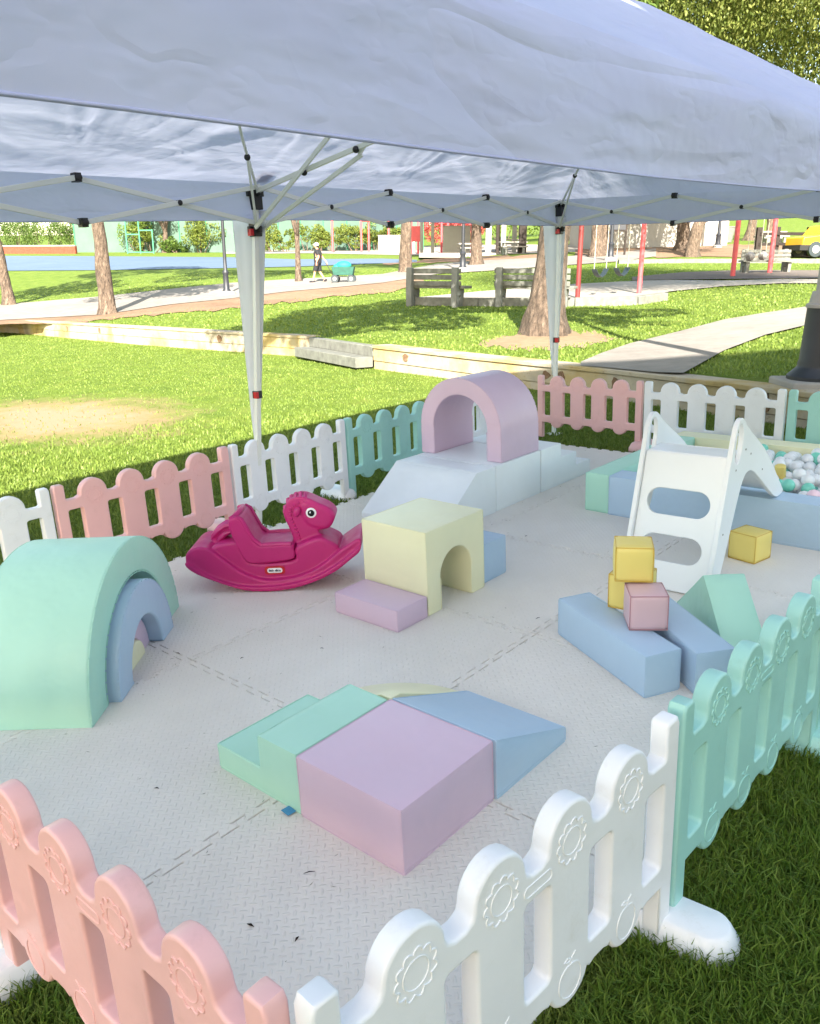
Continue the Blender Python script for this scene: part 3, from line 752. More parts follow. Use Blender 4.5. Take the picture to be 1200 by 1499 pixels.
while len(pts) < 285 and tries < 60000:
    tries += 1
    x = random.uniform(-2.17, -.99); y = random.uniform(4.47, 5.46)
    hgt = .055+.14*max(0, min(1, (x+2.1)/.6))*(.75+.25*noise.noise((x*3, y*3, 1)))
    z = ZF+.09+random.uniform(0, 1)*hgt
    if all((x-a)**2+(y-b)**2+(z-c)**2 > .0715**2 for a, b, c in pts): pts.append((x, y, z))
for x, y, z in pts:
    k = random.choices(('white', 'mint', 'pink'), (.80, .17, .03))[0]
    o = link('pit_ball', bme[k], X=lawn(x, y, z) @ RX(random.uniform(0, 3)))
    tag(o, {'white': 'white plastic ball among the balls filling the ball pit', 'mint': 'mint green plastic ball among the balls filling the ball pit', 'pink': 'pale pink plastic ball among the balls filling the ball pit'}[k], 'ball', {'white': 'white balls in the ball pit', 'mint': 'mint balls in the ball pit', 'pink': 'pink balls in the ball pit'}[k])
mb = MB(); mb.lathe([(.025, 0), (.03, .004), (.03, .116), (.025, .12)], 20)
o = link('yellow_roller', mb.mesh('yellow_roller', M['yellow']), X=lawn(-1.42, 4.80, ZF+.17) @ RX(.2)); tag(o, 'small yellow cylinder poking up among the pit balls beside the slide', 'toy roller')

# ------------------------------------------------------------------ generic 2D curve -> rounded plate
def plate(name, loops, thick, bevel, mat, X=None, res=3, smooth=50):
    cu = bpy.data.curves.new(name, 'CURVE'); cu.dimensions = '2D'; cu.fill_mode = 'BOTH'
    for lp in loops:
        s = cu.splines.new('POLY'); s.points.add(len(lp)-1); s.use_cyclic_u = True
        for i, p in enumerate(lp): s.points[i].co = (p[0], p[1], 0, 1)
    cu.extrude = thick/2-bevel; cu.bevel_depth = bevel; cu.bevel_resolution = res; cu.offset = -bevel
    o = bpy.data.objects.new(name, cu); COL.objects.link(o)
    bpy.context.view_layer.update()
    me = bpy.data.meshes.new_from_object(o.evaluated_get(bpy.context.evaluated_depsgraph_get()))
    bpy.data.objects.remove(o); bpy.data.curves.remove(cu)
    if X is not None: me.transform(X)
    me.materials.clear(); me.materials.append(mat)
    me.polygons.foreach_set('use_smooth', [True]*len(me.polygons)); me.set_sharp_from_angle(angle=R(smooth))
    return me
def rrect(x0, x1, y0, y1, r, n=5):
    out = []
    for cx, cy, a0 in ((x1-r, y1-r, 0), (x0+r, y1-r, 90), (x0+r, y0+r, 180), (x1-r, y0+r, 270)):
        for k in range(n+1): a = R(a0+90*k/n); out.append((cx+r*math.cos(a), cy+r*math.sin(a)))
    return out
def join_mesh(me, mb):
    """append builder geometry to a mesh"""
    bm = bmesh.new(); bm.from_mesh(me)
    tmp = mb.mesh('tmp', me.materials[0]); bm.from_mesh(tmp); bm.to_mesh(me); bm.free(); bpy.data.meshes.remove(tmp)
    return me

# ------------------------------------------------------------------ picket fence panels
def fence_outline(p, H, left=True, right=True):
    """plastic picket panel: four round-headed pickets, scalloped foot, a peg at each end"""
    rt = .845*H; rb = .25*H; r = .068*p; sb = .17*H
    pts = []
    pw = .052*p
    # bottom, left to right
    pts += [(.008*p, .0), (.008*p+pw, 0), (.008*p+pw, rb)]
    for c in (.2, .4, .6, .8):
        x = c*p; q = .062*p
        pts += [(x-q*1.35, rb), (x-q*1.08, rb-.012*H)]
        for k in range(1, 12): a = math.pi+math.pi*k/12; pts.append((x+q*math.cos(a), (sb+q*.95)+(q*.95)*math.sin(a)))
        pts += [(x+q*1.08, rb-.012*H), (x+q*1.35, rb)]
    pts += [(p-.008*p-pw, rb), (p-.008*p-pw, 0), (p-.008*p, 0), (p-.008*p, .97*H), (p-.016*p, H*1.0), (p-.052*p, H*1.0), (p-.06*p, H*.985), (p-.06*p, rt+.01*H), (p-.067*p, rt)]
    for c in (.8, .6, .4, .2):
        x = c*p
        pts += [(x+r*1.3, rt), (x+r*1.06, rt+.014*H)]
        zc = H-r*1.0
        for k in range(0, 13): a = math.pi*k/12; pts.append((x+r*math.cos(a), zc+r*math.sin(a)))
        pts += [(x-r*1.06, rt+.014*H), (x-r*1.3, rt)]
    pts += [(.067*p, rt), (.06*p, rt+.01*H), (.06*p, H*.985), (.052*p, H*1.0), (.016*p, H*1.0), (.008*p, .97*H)]
    return pts
def fence_panel_mesh(p, H, mat, th=.042):
    loops = [fence_outline(p, H)]
    ht = .745*H; hb = .355*H; hw = .037*p
    for c in (.1, .3, .5, .7, .9): loops.append(rrect(c*p-hw, c*p+hw, hb, ht, .012))
    X = Matrix(((1, 0, 0, 0), (0, 0, 1, 0), (0, 1, 0, 0), (0, 0, 0, 1)))
    me = plate('panel', loops, th, .007, mat, X)
    # raised sun and fruit outlines on both faces
    mb = MB()
    for s in (-1, 1):
        y = s*(th/2+.0002)
        for ci, c in enumerate((.2, .4, .6, .8)):
            zc = H*.985-.068*p-.006
            mb.tube([(c*p+.027*math.cos(a), y, zc+.027*math.sin(a)) for a in np.linspace(0, 2*math.pi, 22, endpoint=False)], .0014, 5, close=True, upv=(0, 1, 0))
            ring = []
            for k in range(44):
                a = 2*math.pi*k/44; rr = .041+.0045*(abs(math.sin(a*5.5))*2-1)
                ring.append((c*p+rr*math.cos(a), y, zc+rr*math.sin(a)))
            mb.tube(ring, .0019, 5, close=True, upv=(0, 1, 0))
            zf = .285*H
            fr = []
            for k in range(30):
                a = 2*math.pi*k/30; rr = .036*(1-.12*max(0, math.sin(a))**6+.04*math.cos(2*a+ci))
                fr.append((c*p+rr*math.cos(a), y, zf-.006+rr*math.sin(a)*1.1))
            mb.tube(fr, .0015, 5, close=True, upv=(0, 1, 0))
            mb.tube([(c*p, y, zf+.033), (c*p+.006, y, zf+.045), (c*p+.016, y, zf+.052)], .0014, 5, upv=(0, 1, 0))
            mb.tube([(c*p+.004, y, zf+.040), (c*p-.010, y, zf+.050), (c*p-.020, y, zf+.046), (c*p-.010, y, zf+.040), (c*p+.002, y, zf+.038)], .0014, 5, upv=(0, 1, 0))
        mb.tube([(.5*p+(-.028 if math.cos(a) < 0 else .028)+.011*math.cos(a), y, .795*H+.011*math.sin(a)) for a in np.linspace(0, 2*math.pi, 20, endpoint=False)], .0014, 5, close=True, upv=(0, 1, 0))
    # round pegs inside the feet
    me = join_mesh(me, mb)
    me.polygons.foreach_set('use_smooth', [True]*len(me.polygons)); me.set_sharp_from_angle(angle=R(50))
    return me
def fence_foot_mesh(mat):
    prof = [(.0, 0), (.0, 0)]
    mb = MB()
    def ring(k, z): # stadium
        out = []
        for i in range(32):
            a = 2*math.pi*i/32; out.append(((.07*k)*math.cos(a)*1.0, .075*(1 if math.sin(a) > 0 else -1)*(1 if abs(math.sin(a)) > .2 else abs(math.sin(a))*5)+(.068*k)*math.sin(a), z))
        return out
    rings = [ring(1.0, 0), ring(1.04, .012), ring(1.02, .035), ring(.84, .055), ring(.80, .062), ring(.70, .072), ring(.62, .075)]
    vs = [p for r_ in rings for p in r_]; fs = []
    for i in range(len(rings)-1):
        for k in range(32): fs.append((i*32+k, i*32+(k+1) % 32, (i+1)*32+(k+1) % 32, (i+1)*32+k))
    fs += [tuple(range(32))[::-1], tuple(6*32+k for k in range(32))]
    mb.add(vs, fs)
    return mb.mesh('foot', mat, angle=60)
FOOT = {k: fence_foot_mesh(M['p_'+k]) for k in ('white', 'mint', 'pink')}
def fence_panel(a, b, H, colour, label, z=0.0):
    d = Vector((b[0]-a[0], b[1]-a[1])); p = d.length
    t = thing('picket_fence', lawn(a[0], a[1], z, math.atan2(d.y, d.x)), label, 'fence panel', 'pastel picket fence panels')
    t['length'] = p; bpy.context.view_layer.update()
    link('picket_panel', fence_panel_mesh(p-.003, H-z, M['p_'+colour]), t, T(.0015, 0, 0)); return t
def fence_foot(x, y, a, colour, label):
    X = lawn(x, y, -.004, a); p = X.translation; best = None
    for o in COL.objects:
        if o.name.startswith('picket_fence'):
            for e in (0, 1):
                q = o.matrix_world @ Vector((o['length']*e, 0, 0)); d = (p-q).length
                if best is None or d < best[0]-1e-3: best = (d, o)
    f = link('foot', FOOT[colour], best[1]); f.matrix_basis = best[1].matrix_world.inverted() @ X
    return f
# right side fence, then continuing away from camera (near to far)
A0 = (-.692, .503); A1 = (-.611, 1.487); A2 = (-.573, 2.44); A3 = (-.555, 3.40)
fence_panel(A0, A1, .574, 'white', 'large white picket panel at the front right corner, nearest the camera', .03)
fence_panel(A1, A2, .582, 'mint', 'mint green picket panel on the right, joined to the nearest white one', .03)
fence_panel(A2, A3, .582, 'mint', 'mint green picket panel at the right edge, second mint one from the camera', .03)
B1 = (-1.692, .486); B2 = (-2.66, .47)
fence_panel((-.708, .495), B1, .574, 'pink', 'pink picket panel at the front left, nearest the camera', .03)
fence_panel(B1, B2, .574, 'white', 'white picket panel joined to the near pink one at the left edge', .03)
XL = -3.85
jl = [-.28, .70, 1.704, 2.763, 3.700, 4.66, 5.62]
lc = ['mint', 'white', 'pink', 'white', 'mint', 'white']
ll = ['mint picket panel of the left fence, nearest the front', 'white picket panel behind the mint foam rainbow', 'pink picket panel behind the rocking horse tail', 'white picket panel behind the rocking horse head',
      'mint green picket panel left of the white foam ramp', 'white picket panel in the back left corner behind the lilac arch']
for i, c in enumerate(lc): fence_panel((XL, jl[i]), (XL, jl[i+1]), .547, c, ll[i], .02)
jb = [-3.82, -2.844, -1.775, -.72]
for i, (c, l) in enumerate((('pink', 'pink picket panel of the back fence, right of the lilac arch'), ('white', 'white picket panel of the back fence, behind the slide'), ('mint', 'mint green picket panel of the back fence, behind the ball pit'))):
    fence_panel((jb[i], 6.0), (jb[i+1], 6.0), .547, c, l, .015)
fence_foot(-.588, 1.495, math.pi/2+.08, 'white', 'white moulded foot under the joint of the near white and mint panels')
fence_foot(-.573, 2.45, math.pi/2+.04, 'mint', 'mint moulded foot under the joint of the right mint and pink panels')
fence_foot(-1.685, .486, 0, 'white', 'white moulded foot at the left edge, under the near pink panel')
for y, c in ((.70, 'white'), (1.704, 'pink'), (2.763, 'pink'), (3.70, 'white'), (4.66, 'mint')):
    fence_foot(XL-.10, y, math.pi/2, c, 'low %s moulded foot of the left fence, %s' % (c, {.70: 'behind the rainbow', 1.704: 'below the start of the pink panel', 2.763: 'behind the rocking horse', 3.70: 'between its white and mint panels', 4.66: 'beyond the mint panel'}[y]))
for x, c in ((-2.844, 'pink'), (-1.775, 'white')):
    fence_foot(x, 6.0, 0, c, 'low %s moulded foot of the back fence, %s' % (c, {-2.844: 'left of the slide', -1.775: 'behind the ball pit'}[x]))

# ------------------------------------------------------------------ climbing slide
SA = .04
sl = thing('toddler_slide', lawn(-1.237, 3.35, ZF) @ RZ(SA) @ Matrix.Diagonal((1, 1, 1.02, 1)), 'white plastic climbing slide leaning over the blue wall of the ball pit', 'slide')
W_ = .418   # local -x across, local +y from climber foot to slide end
prof = [(-.035, .0), (-.02, .10), (.02, .20), (.505, .655), (.54, .688), (.58, .702), (.615, .69), (.64, .655), (.70, .565), (1.02, .262), (1.03, .235), (.985, .232), (.93, .25), (.72, .425), (.665, .47), (.63, .475), (.60, .46), (.53, .38), (.43, .25), (.22, .115), (.12, .04), (.09, 0)]
prof = [(-.035, 0), (-.03, .03), (.18, .68), (.205, .725), (.24, .752), (.275, .752), (.31, .735), (.36, .695), (.68, .53), (.99, .29), (1.035, .255), (1.03, .236), (.90, .236), (.52, .455), (.44, .485), (.37, .485), (.31, .44), (.065, 0)]
def chaikin(p, n=2):
    for _ in range(n):
        q = []
        for i in range(len(p)):
            a, b = p[i], p[(i+1) % len(p)]
            q += [(a[0]*.8+b[0]*.2, a[1]*.8+b[1]*.2), (a[0]*.2+b[0]*.8, a[1]*.2+b[1]*.8)]
        p = q
    return p
hole = chaikin([(.20, .575), (.203, .65), (.228, .722), (.262, .732), (.292, .705), (.295, .64), (.272, .575), (.235, .548)])
XZ = Matrix(((0, 0, 1, 0), (1, 0, 0, 0), (0, 1, 0, 0), (0, 0, 0, 1)))
for s, x in ((0, -.012), (1, -W_+.012)):
    me = plate('side_panel', [chaikin(prof, 2), hole], .022, .004, M['p_slide'], T(x, 0, 0) @ XZ)
    sp_ = link('side_panel', me, sl)
    mb = MB()
    for d, z in ((.22, .53), (.34, .60), (.42, .565), (.62, .45), (.10, .27), (.03, .05)):
        mb.lathe([(.004, 0), (.005, .001), (.004, .002)], 10, X=T(x+(.0115 if s == 0 else -.0135), d, z) @ RY(math.pi/2))
    link('bolt', mb.mesh('bolt', M['pole_grey']), sp_)['kind'] = 'stuff'
# climbing board with two rounded slots
Lb = math.hypot(.175, .585)
loops = [rrect(-W_+.024, -.024, .0, Lb, .006)]
loops += [rrect(-W_+.062, -.066, Lb*.545, Lb*.545+.118, .058, 8), rrect(-W_+.066, -.072, Lb*.205, Lb*.205+.118, .058, 8)]
bm_ = plate('climbing_board', loops, .018, .004, M['p_slide'])
ca = math.atan2(.585, .175)
o = link('climbing_board', bm_, sl, T(0, .002, .004) @ RX(ca))
mb = MB(); mb.box(-W_+.024, -.024, .178, .34, .575, .593); o = link('top_step', mb.mesh('top_step', M['p_slide']), sl); bev(o, .004)
mb = MB()
vs = []
for k in range(13):
    t_ = k/12; y = .335+.68*t_; z = .583-.335*t_+.02*math.sin(t_*math.pi)*-1
    vs += [(-W_+.024, y, z), (-.024, y, z), (-.024, y, z+.012), (-W_+.024, y, z+.012)]
fs = []
for k in range(12):
    a = 4*k
    for q in range(4): fs.append((a+q, a+(q+1) % 4, a+4+(q+1) % 4, a+4+q))
fs += [(3, 2, 1, 0), (48, 49, 50, 51)]
mb.add(vs, fs); link('chute', mb.mesh('chute', M['p_slide']), sl)

# ------------------------------------------------------------------ rocking horse
def horse():
    t = thing('rocking_horse', lawn(-3.065, 2.385, ZF) @ RZ(math.atan2(.655, .754)-.02), 'magenta plastic rocking horse facing right in front of the left fence', 'rocking horse')
    S = 4.138*303; S2 = 4.138*322
    def q(x, y): return ((x-545)/S, (663-y)/S2)
    obs = []
    def poly_bm(pts, w, y0=0, bevel=.012, seg=4):
        bm = bmesh.new(); n = len(pts)
        a = [bm.verts.new((p[0], y0-w/2, p[1])) for p in pts]; b = [bm.verts.new((p[0], y0+w/2, p[1])) for p in pts]
        bm.faces.new(a[::-1]); bm.faces.new(b)
        for i in range(n): bm.faces.new((a[i], a[(i+1) % n], b[(i+1) % n], b[i]))
        bmesh.ops.recalc_face_normals(bm, faces=bm.faces)
        eds = [e for e in bm.edges if abs(e.verts[0].co.y-e.verts[1].co.y) < 1e-6]
        bmesh.ops.bevel(bm, geom=eds, offset=bevel, segments=seg, profile=.5, affect='EDGES', clamp_overlap=True)
        return bm
    def cr(pts, n=4):  # catmull-rom closed
        out = []; N = len(pts)
        for i in range(N):
            p0, p1, p2, p3 = [Vector(pts[(i+k-1) % N]) for k in range(4)]
            for k in range(n):
                s = k/n; out.append(tuple(.5*((2*p1)+(-p0+p2)*s+(2*p0-5*p1+4*p2-p3)*s*s+(-p0+3*p1-3*p2+p3)*s**3)))
        return out
    # one continuous moulded shell: rocker rails, body, neck and head
    mb = MB()
    parts = []
    rock = [q(*p) for p in [(62, 442), (72, 395), (125, 360), (205, 368), (300, 455), (400, 540), (520, 592), (640, 592), (760, 568), (880, 505), (970, 430), (1060, 365), (1110, 336), (1128, 352), (1118, 410), (1060, 465), (960, 545), (840, 605), (700, 648), (545, 663), (400, 648), (250, 590), (130, 530), (72, 480)]]
    parts.append(poly_bm(cr(rock), .27, 0, .028))
    rim = [q(*p) for p in [(75, 450), (200, 545), (350, 612), (500, 630), (680, 618), (850, 570), (985, 490), (1100, 395), (1128, 352), (1118, 412), (1060, 465), (960, 545), (840, 605), (700, 648), (545, 663), (400, 648), (250, 590), (130, 530), (72, 480)]]
    parts.append(poly_bm(cr(rim), .31, 0, .012))
    body = [q(*p) for p in [(200, 420), (225, 370), (300, 345), (400, 350), (440, 480), (700, 480), (715, 420), (745, 380), (860, 335), (920, 350), (985, 400), (960, 470), (880, 540), (700, 590), (500, 600), (330, 570), (230, 500)]]
    parts.append(poly_bm(cr(body), .215, 0, .05, 5))
    neck = [q(*p) for p in [(670, 150), (700, 95), (770, 75), (820, 90), (870, 118), (930, 150), (968, 195), (965, 235), (935, 285), (890, 300), (862, 310), (900, 350), (960, 400), (930, 470), (800, 520), (720, 500), (712, 400), (700, 320), (680, 260), (664, 200)]]
    parts.append(poly_bm(cr(neck), .112, 0, .032, 5))
    muzzle = [q(*p) for p in [(780, 100), (860, 118), (930, 150), (970, 195), (965, 235), (935, 288), (890, 300), (800, 270), (760, 180)]]
    parts.append(poly_bm(cr(muzzle), .128, 0, .034, 5))
    tail = [q(*p) for p in [(198, 350), (210, 318), (255, 280), (320, 255), (345, 290), (300, 320), (250, 360), (220, 385)]]
    parts.append(poly_bm(cr(tail), .07, 0, .03, 4))
    bm = bmesh.new()
    for b_ in parts:
        me = bpy.data.meshes.new('t'); b_.to_mesh(me); bm.from_mesh(me); bpy.data.meshes.remove(me); b_.free()
    me = bpy.data.meshes.new('horse_body'); bm.to_mesh(me); bm.free(); me.materials.append(M['p_magenta'])
    o = link('horse_body', me, t)
    r_ = o.modifiers.new('remesh', 'REMESH'); r_.mode = 'VOXEL'; r_.voxel_size = .0045; r_.use_smooth_shade = True
    s_ = o.modifiers.new('smooth', 'SMOOTH'); s_.factor = .5; s_.iterations = 6
    # seat with raised back and rolled edge
    bm = bmesh.new()
    seat = [q(*p) for p in [(335, 210), (350, 182), (385, 173), (415, 190), (440, 250), (470, 320), (500, 362), (560, 368), (700, 368), (716, 400), (714, 462), (640, 482), (500, 492), (430, 485), (395, 430), (360, 330), (340, 260)]]
    b1 = poly_bm(cr(seat, 3), .225, 0, .018, 4)
    me = bpy.data.meshes.new('seat'); b1.to_mesh(me); b1.free(); me.materials.append(M['p_magenta'])
    s = link('seat', me, t)
    # hollow of the seat: subtract an inner volume with a boolean against a hidden-free mesh -> modelled instead as raised side rims
    rimp = [(385, 178), (415, 195), (440, 255), (470, 325), (500, 400), (560, 425), (640, 425), (700, 405), (712, 385)]
    mb = MB()
    for sgn in (-1, 1):
        mb.tube([(q(x, y)[0], sgn*.1, q(x, y)[1]) for x, y in rimp[:4]+[(520, 372), (600, 368), (700, 370)]], .013, 8)
    mb.tube([(q(350, 190)[0], -.1, q(350, 190)[1]), (q(385, 176)[0], -.07, q(385, 172)[1]), (q(390, 172)[0], 0, q(390, 168)[1]), (q(385, 176)[0], .07, q(385, 172)[1]), (q(350, 190)[0], .1, q(350, 190)[1])], .013, 8)
    link('seat_rim', mb.mesh('seat_rim', M['p_magenta']), s)
    # mane ridges, tail locks, ear, eyes
    mb = MB()
    ml = [(668, 165), (664, 190), (668, 215), (674, 238), (682, 260), (690, 282), (696, 305), (702, 328), (708, 350), (712, 374), (690, 118), (712, 96), (740, 82), (768, 78), (795, 84)]
    cxm = 760
    for x, y in ml:
        X0, Z0 = q(x+4, y); dx = .030 if y > 130 else .012; dz = .0 if y > 130 else -.024
        for sgn in (-1, 1):
            mb.tube([(X0-.008, 0, Z0+.004), (X0+dx*.2-.004, sgn*.040, Z0+dz*.3+.002), (X0+dx*1.1, sgn*.059, Z0+dz-.004)], [.0115, .011, .005], 7)
    link('mane', mb.mesh('mane', M['p_magenta']), t)
    mb = MB()
    for y0, dy in ((0, 0), (.028, .0), (-.028, 0)):
        mb.tube([(q(x, y)[0], y0*(1-.3*(i/4)), q(x, y)[1]+.004) for i, (x, y) in enumerate([(335, 262), (290, 268), (245, 300), (212, 335), (200, 362)])], [.012, .017, .019, .017, .009], 8)
        mb.tube([(q(x, y)[0], y0*1.2, q(x, y)[1]) for i, (x, y) in enumerate([(330, 300), (290, 310), (255, 345), (225, 385)])], [.010, .014, .014, .008], 8)
    link('tail', mb.mesh('tail', M['p_magenta']), t)
    for sgn in (-1, 1):
        mb = MB(); X0, Z0 = q(745, 172); mb.ball((X0, sgn*.064, Z0), .018, 12, 8, (.9, .7, 1.5), X=RY(.35)); link('ear', mb.mesh('ear', M['p_magenta']), t)
        X0, Z0 = q(830, 181)
        mb = MB(); mb.lathe([(.0255, 0), (.0255, .0035), (.023, .0055), (.001, .0065)], 24, X=T(X0, sgn*.0625, Z0) @ RX(sgn*-math.pi/2))
        e = link('eye', mb.mesh('eye', M['eye_white']), t)
        mb = MB(); mb.lathe([(.0165, 0), (.0165, .0075), (.001, .0085)], 20, X=T(X0, sgn*.0625, Z0) @ RX(sgn*-math.pi/2)); pu = link('pupil', mb.mesh('pupil', M['eye_black']), e)
        mb = MB(); mb.lathe([(.0035, 0), (.0035, .0092), (.001, .0095)], 10, X=T(X0-.003, sgn*.0715, Z0+.006) @ RX(sgn*-math.pi/2)); link('glint', mb.mesh('glint', M['eye_white']), e)
    # maker's label
    X0, Z0 = q(590, 540)
    me = plate('badge', [rrect(-.050, .050, -.021, .021, .016)], .003, .0008, M['red']); yl = -.1095
    XB = T(X0, yl, Z0) @ RX(math.pi/2)
    bd = link('badge', me, t, XB)
    me = plate('badge_field', [rrect(-.037, .037, -.0125, .0125, .0115)], .003, .0008, M['eye_white']); link('badge_field', me, bd, T(0, 0, .0012))
    cu = bpy.data.curves.new('lettering', 'FONT'); cu.body = 'little tikes'; cu.size = .0145; cu.extrude = .0005; cu.align_x = 'CENTER'; cu.align_y = 'CENTER'; cu.offset = .0005
    tx = bpy.data.objects.new('tmp_text', cu); COL.objects.link(tx); bpy.context.view_layer.update()
    me = bpy.data.meshes.new_from_object(tx.evaluated_get(bpy.context.evaluated_depsgraph_get())); bpy.data.objects.remove(tx)
    me.materials.clear(); me.materials.append(M['ink']); link('lettering', me, bd, T(0, 0, .0032))
horse()

# ------------------------------------------------------------------ canopy tent
XF, XN, YR, YN = -3.80, -.72, 6.33, -.10
ZEF, ZEN = 1.94, 1.815      # eave heights, far and near (the tent stands a little out of true)
VH = .195
tent = thing('canopy_tent', lawn(0, 0, .019), 'large white pop-up canopy tent shading the play area', 'canopy tent')
XR, ZR = -2.26, 2.745
def roof_mesh():
    # hipped roof: ridge along y between the two peaks
    ya, yb = YN+1.55, YR-1.55
    def eave_z(x): return ZEF+(ZEN-ZEF)*(x-XF)/(XN-XF)
    NX, NY = 130, 260
    vs = []; fs = []
    for i in range(NX+1):
        x = XF+(XN-XF)*i/NX
        for j in range(NY+1):
            y = YN+(YR-YN)*j/NY
            ux = 1-abs(x-XR)/(XR-XF if x < XR else XN-XR)
            uy = min(1, (y-YN)/(ya-YN), (YR-y)/(YR-yb))
            u = min(ux, uy); u = max(u, 0)
            e = eave_z(x); z = e+(ZR-e)*u
            # sag between frame lines and pull wrinkles toward the legs
            sag = -.012*math.sin(math.pi*u)*(.7+.3*math.sin(y*2.9))
            z += sag
            w = 0
            for (lx, ly) in ((XF, 3.1), (XF, 6.3), (XN, 3.1), (XN, 6.3), (XF, -.05), (XN, -.05), (XF, 2.07), (XF, 4.17), (XF, 5.25)):
                dx, dy = x-lx, y-ly; r = math.hypot(dx, dy)
                if 0 < r < 1.7:
                    a = math.atan2(dy, dx)
                    w += .013*math.exp(-((r-.5)/.5)**2)*(noise.noise((a*8, lx*3+ly*7, r*.6))+.5*noise.noise((a*19, lx*3+ly*7, r*.6)))*1.05
            w += .012*noise.noise((x*1.7, y*.9, 3.3))+.007*noise.noise((x*5, y*2.2, 8.1))
            n1 = noise.noise((x*3.0+y*.8, y*1.1, 21.0)); w += .010*max(0, 1-abs(n1)*6)
            edge = min(1, min(u*9, 1))
            vs.append((x, y, z+w*edge))
    for i in range(NX):
        for j in range(NY):
            q = i*(NY+1)+j; fs.append((q, q+NY+1, q+NY+2, q+1))
    mb = MB(); mb.add(vs, fs); return mb.mesh('roof_cloth', M['canopy'], angle=180, fix=False)
ro = link('roof_cloth', roof_mesh(), tent)
# valance
def valance():
    mb = MB(); c = [(XF, YN), (XF, YR), (XN, YR), (XN, YN)]
    for k in range(4):
        a = Vector(c[k]); b = Vector(c[(k+1) % 4]); n = int((b-a).length/.03)
        d = (b-a).normalized(); nrm = Vector((d.y, -d.x)); cen = Vector((XR, 3.1))
        if (a-cen).dot(nrm) < 0: nrm = -nrm
        vs = []; hemp = []
        rows = 8
        for i in range(n+1):
            p = a.lerp(b, i/n); ez = ZEF+(ZEN-ZEF)*(p.x-XF)/(XN-XF)
            s = (p-a).length
            for r_ in range(rows+1):
                f = r_/rows
                w = .012*f*noise.noise((s*2.2+k*9, f*.7, 2))+.02*f*f*noise.noise((s*.8+k*5, 0, 4))
                out = nrm*(.006+.022*math.sin(min(1, f*3)*math.pi/2)+w-.018*f)
                drop = VH*f+(.012*math.sin(s*1.2+k))*f
                if r_ == 0: out = nrm*.0
                vs.append((p.x+out.x, p.y+out.y, ez-drop))
            hemp.append(vs[-1])
        fs = []
        for i in range(n):
            for r_ in range(rows):
                q = i*(rows+1)+r_; fs.append((q, q+1, q+rows+2, q+rows+1))
        mb.add(vs, fs); mb.tube(hemp[::2]+[hemp[-1]], .0022, 6)
    return mb.mesh('valance', M['canopy'], angle=180, fix=False)
link('valance', valance(), ro)



def leg(x, y, zt, zb=-.019, lean=(0, 0), slider=1.70, clip=None, drape=True, nm='leg'):
    top = Vector((x, y, zt)); bot = Vector((x+lean[0], y+lean[1], zb))
    mb = MB(); mb.bar(bot, top, .030, .030, up=(0, 1, 0)); lg = link(nm, mb.mesh(nm, M['frame']), tent); bev(lg, .003, 2)
    mb = MB(); zc = clip or .86; c = bot.lerp(top, zc/zt); mb.bar(bot.lerp(top, .02), c, .024, .024, up=(0, 1, 0))
    def p(z): return bot.lerp(top, (z-zb)/(zt-zb))
    mb = MB(); mb.box(-.026, .026, -.026, .026, -.035, .035, X=T(*p(slider))); mb.box(-.05, .05, -.01, .01, -.015, .02, X=T(*p(slider))); mb.box(-.01, .01, -.05, .05, -.015, .02, X=T(*p(slider)))
    o = link('slider_bracket', mb.mesh('slider_bracket', M['black']), lg); bev(o, .004, 2)
    mb = MB(); mb.box(-.008, .02, -.05, -.028, -.03, .005, X=T(*p(slider))); o = link('release_tab', mb.mesh('release_tab', M['red']), lg)
    mb = MB(); mb.box(-.028, .028, -.028, .028, -.08, .03, X=T(*p(min(1.885, zt-.045)))); mb.box(-.055, .055, -.012, .012, -.01, .03, X=T(*p(min(1.885, zt-.045)))); mb.box(-.012, .012, -.055, .055, -.01, .03, X=T(*p(min(1.885, zt-.045))))
    o = link('top_bracket', mb.mesh('top_bracket', M['black']), lg); bev(o, .004, 2)
    mb = MB(); mb.box(-.021, .021, -.021, .021, -.022, .022, X=T(*p(zc))); o = link('leg_clip', mb.mesh('leg_clip', M['black']), lg); bev(o, .003, 2)
    mb = MB(); mb.box(.004, .032, -.032, -.016, -.018, .018, X=T(*p(zc))); o = link('clip_button', mb.mesh('clip_button', M['red']), lg)
    mb = MB(); mb.box(-.06, .06, -.06, .06, 0, .006, X=T(*bot)); o = link('foot_plate', mb.mesh('foot_plate', M['frame']), lg)
    if drape:
        # folded wall cloth tied to the leg: wide under the valance, tapering to the clip
        vs = []; n = 14; 
        ax = Vector((-.656*.0-.755, -.655, 0)); ax = Vector((.754, .655, 0))
        for i in range(n+1):
            t_ = i/n; z = 1.80-(1.80-.50)*t_; c = p(z)
            wl_ = (.115*(1-t_)**.9+.022); wr_ = (.050*(1-t_)**.8+.006)
            for j in range(7):
                s = j/6; off = -wl_+(wl_+wr_)*s
                dn = .012*math.sin(s*9+t_*2)*(1-t_*.5)+.02
                q = c+ax*off+Vector((-.655, .754, 0))*dn; vs.append((q.x, q.y, z))
        fs = [(i*7+j, i*7+j+1, (i+1)*7+j+1, (i+1)*7+j) for i in range(n) for j in range(6)]
        mb = MB(); mb.add(vs, fs); me = mb.mesh('leg_drape', M['drape'], angle=180, fix=False)
        dr = link('leg_drape', me, lg); so = dr.modifiers.new('solid', 'SOLIDIFY'); so.thickness = .004
    return lg
def lean_for(x, y): return (.03, .02)
leg(-3.80, 3.10, 1.93, -.019, lean=(-.055, -.17), clip=.79)
leg(-3.78, 6.28, 1.93, -.019, lean=(.0, -.08), clip=.80)
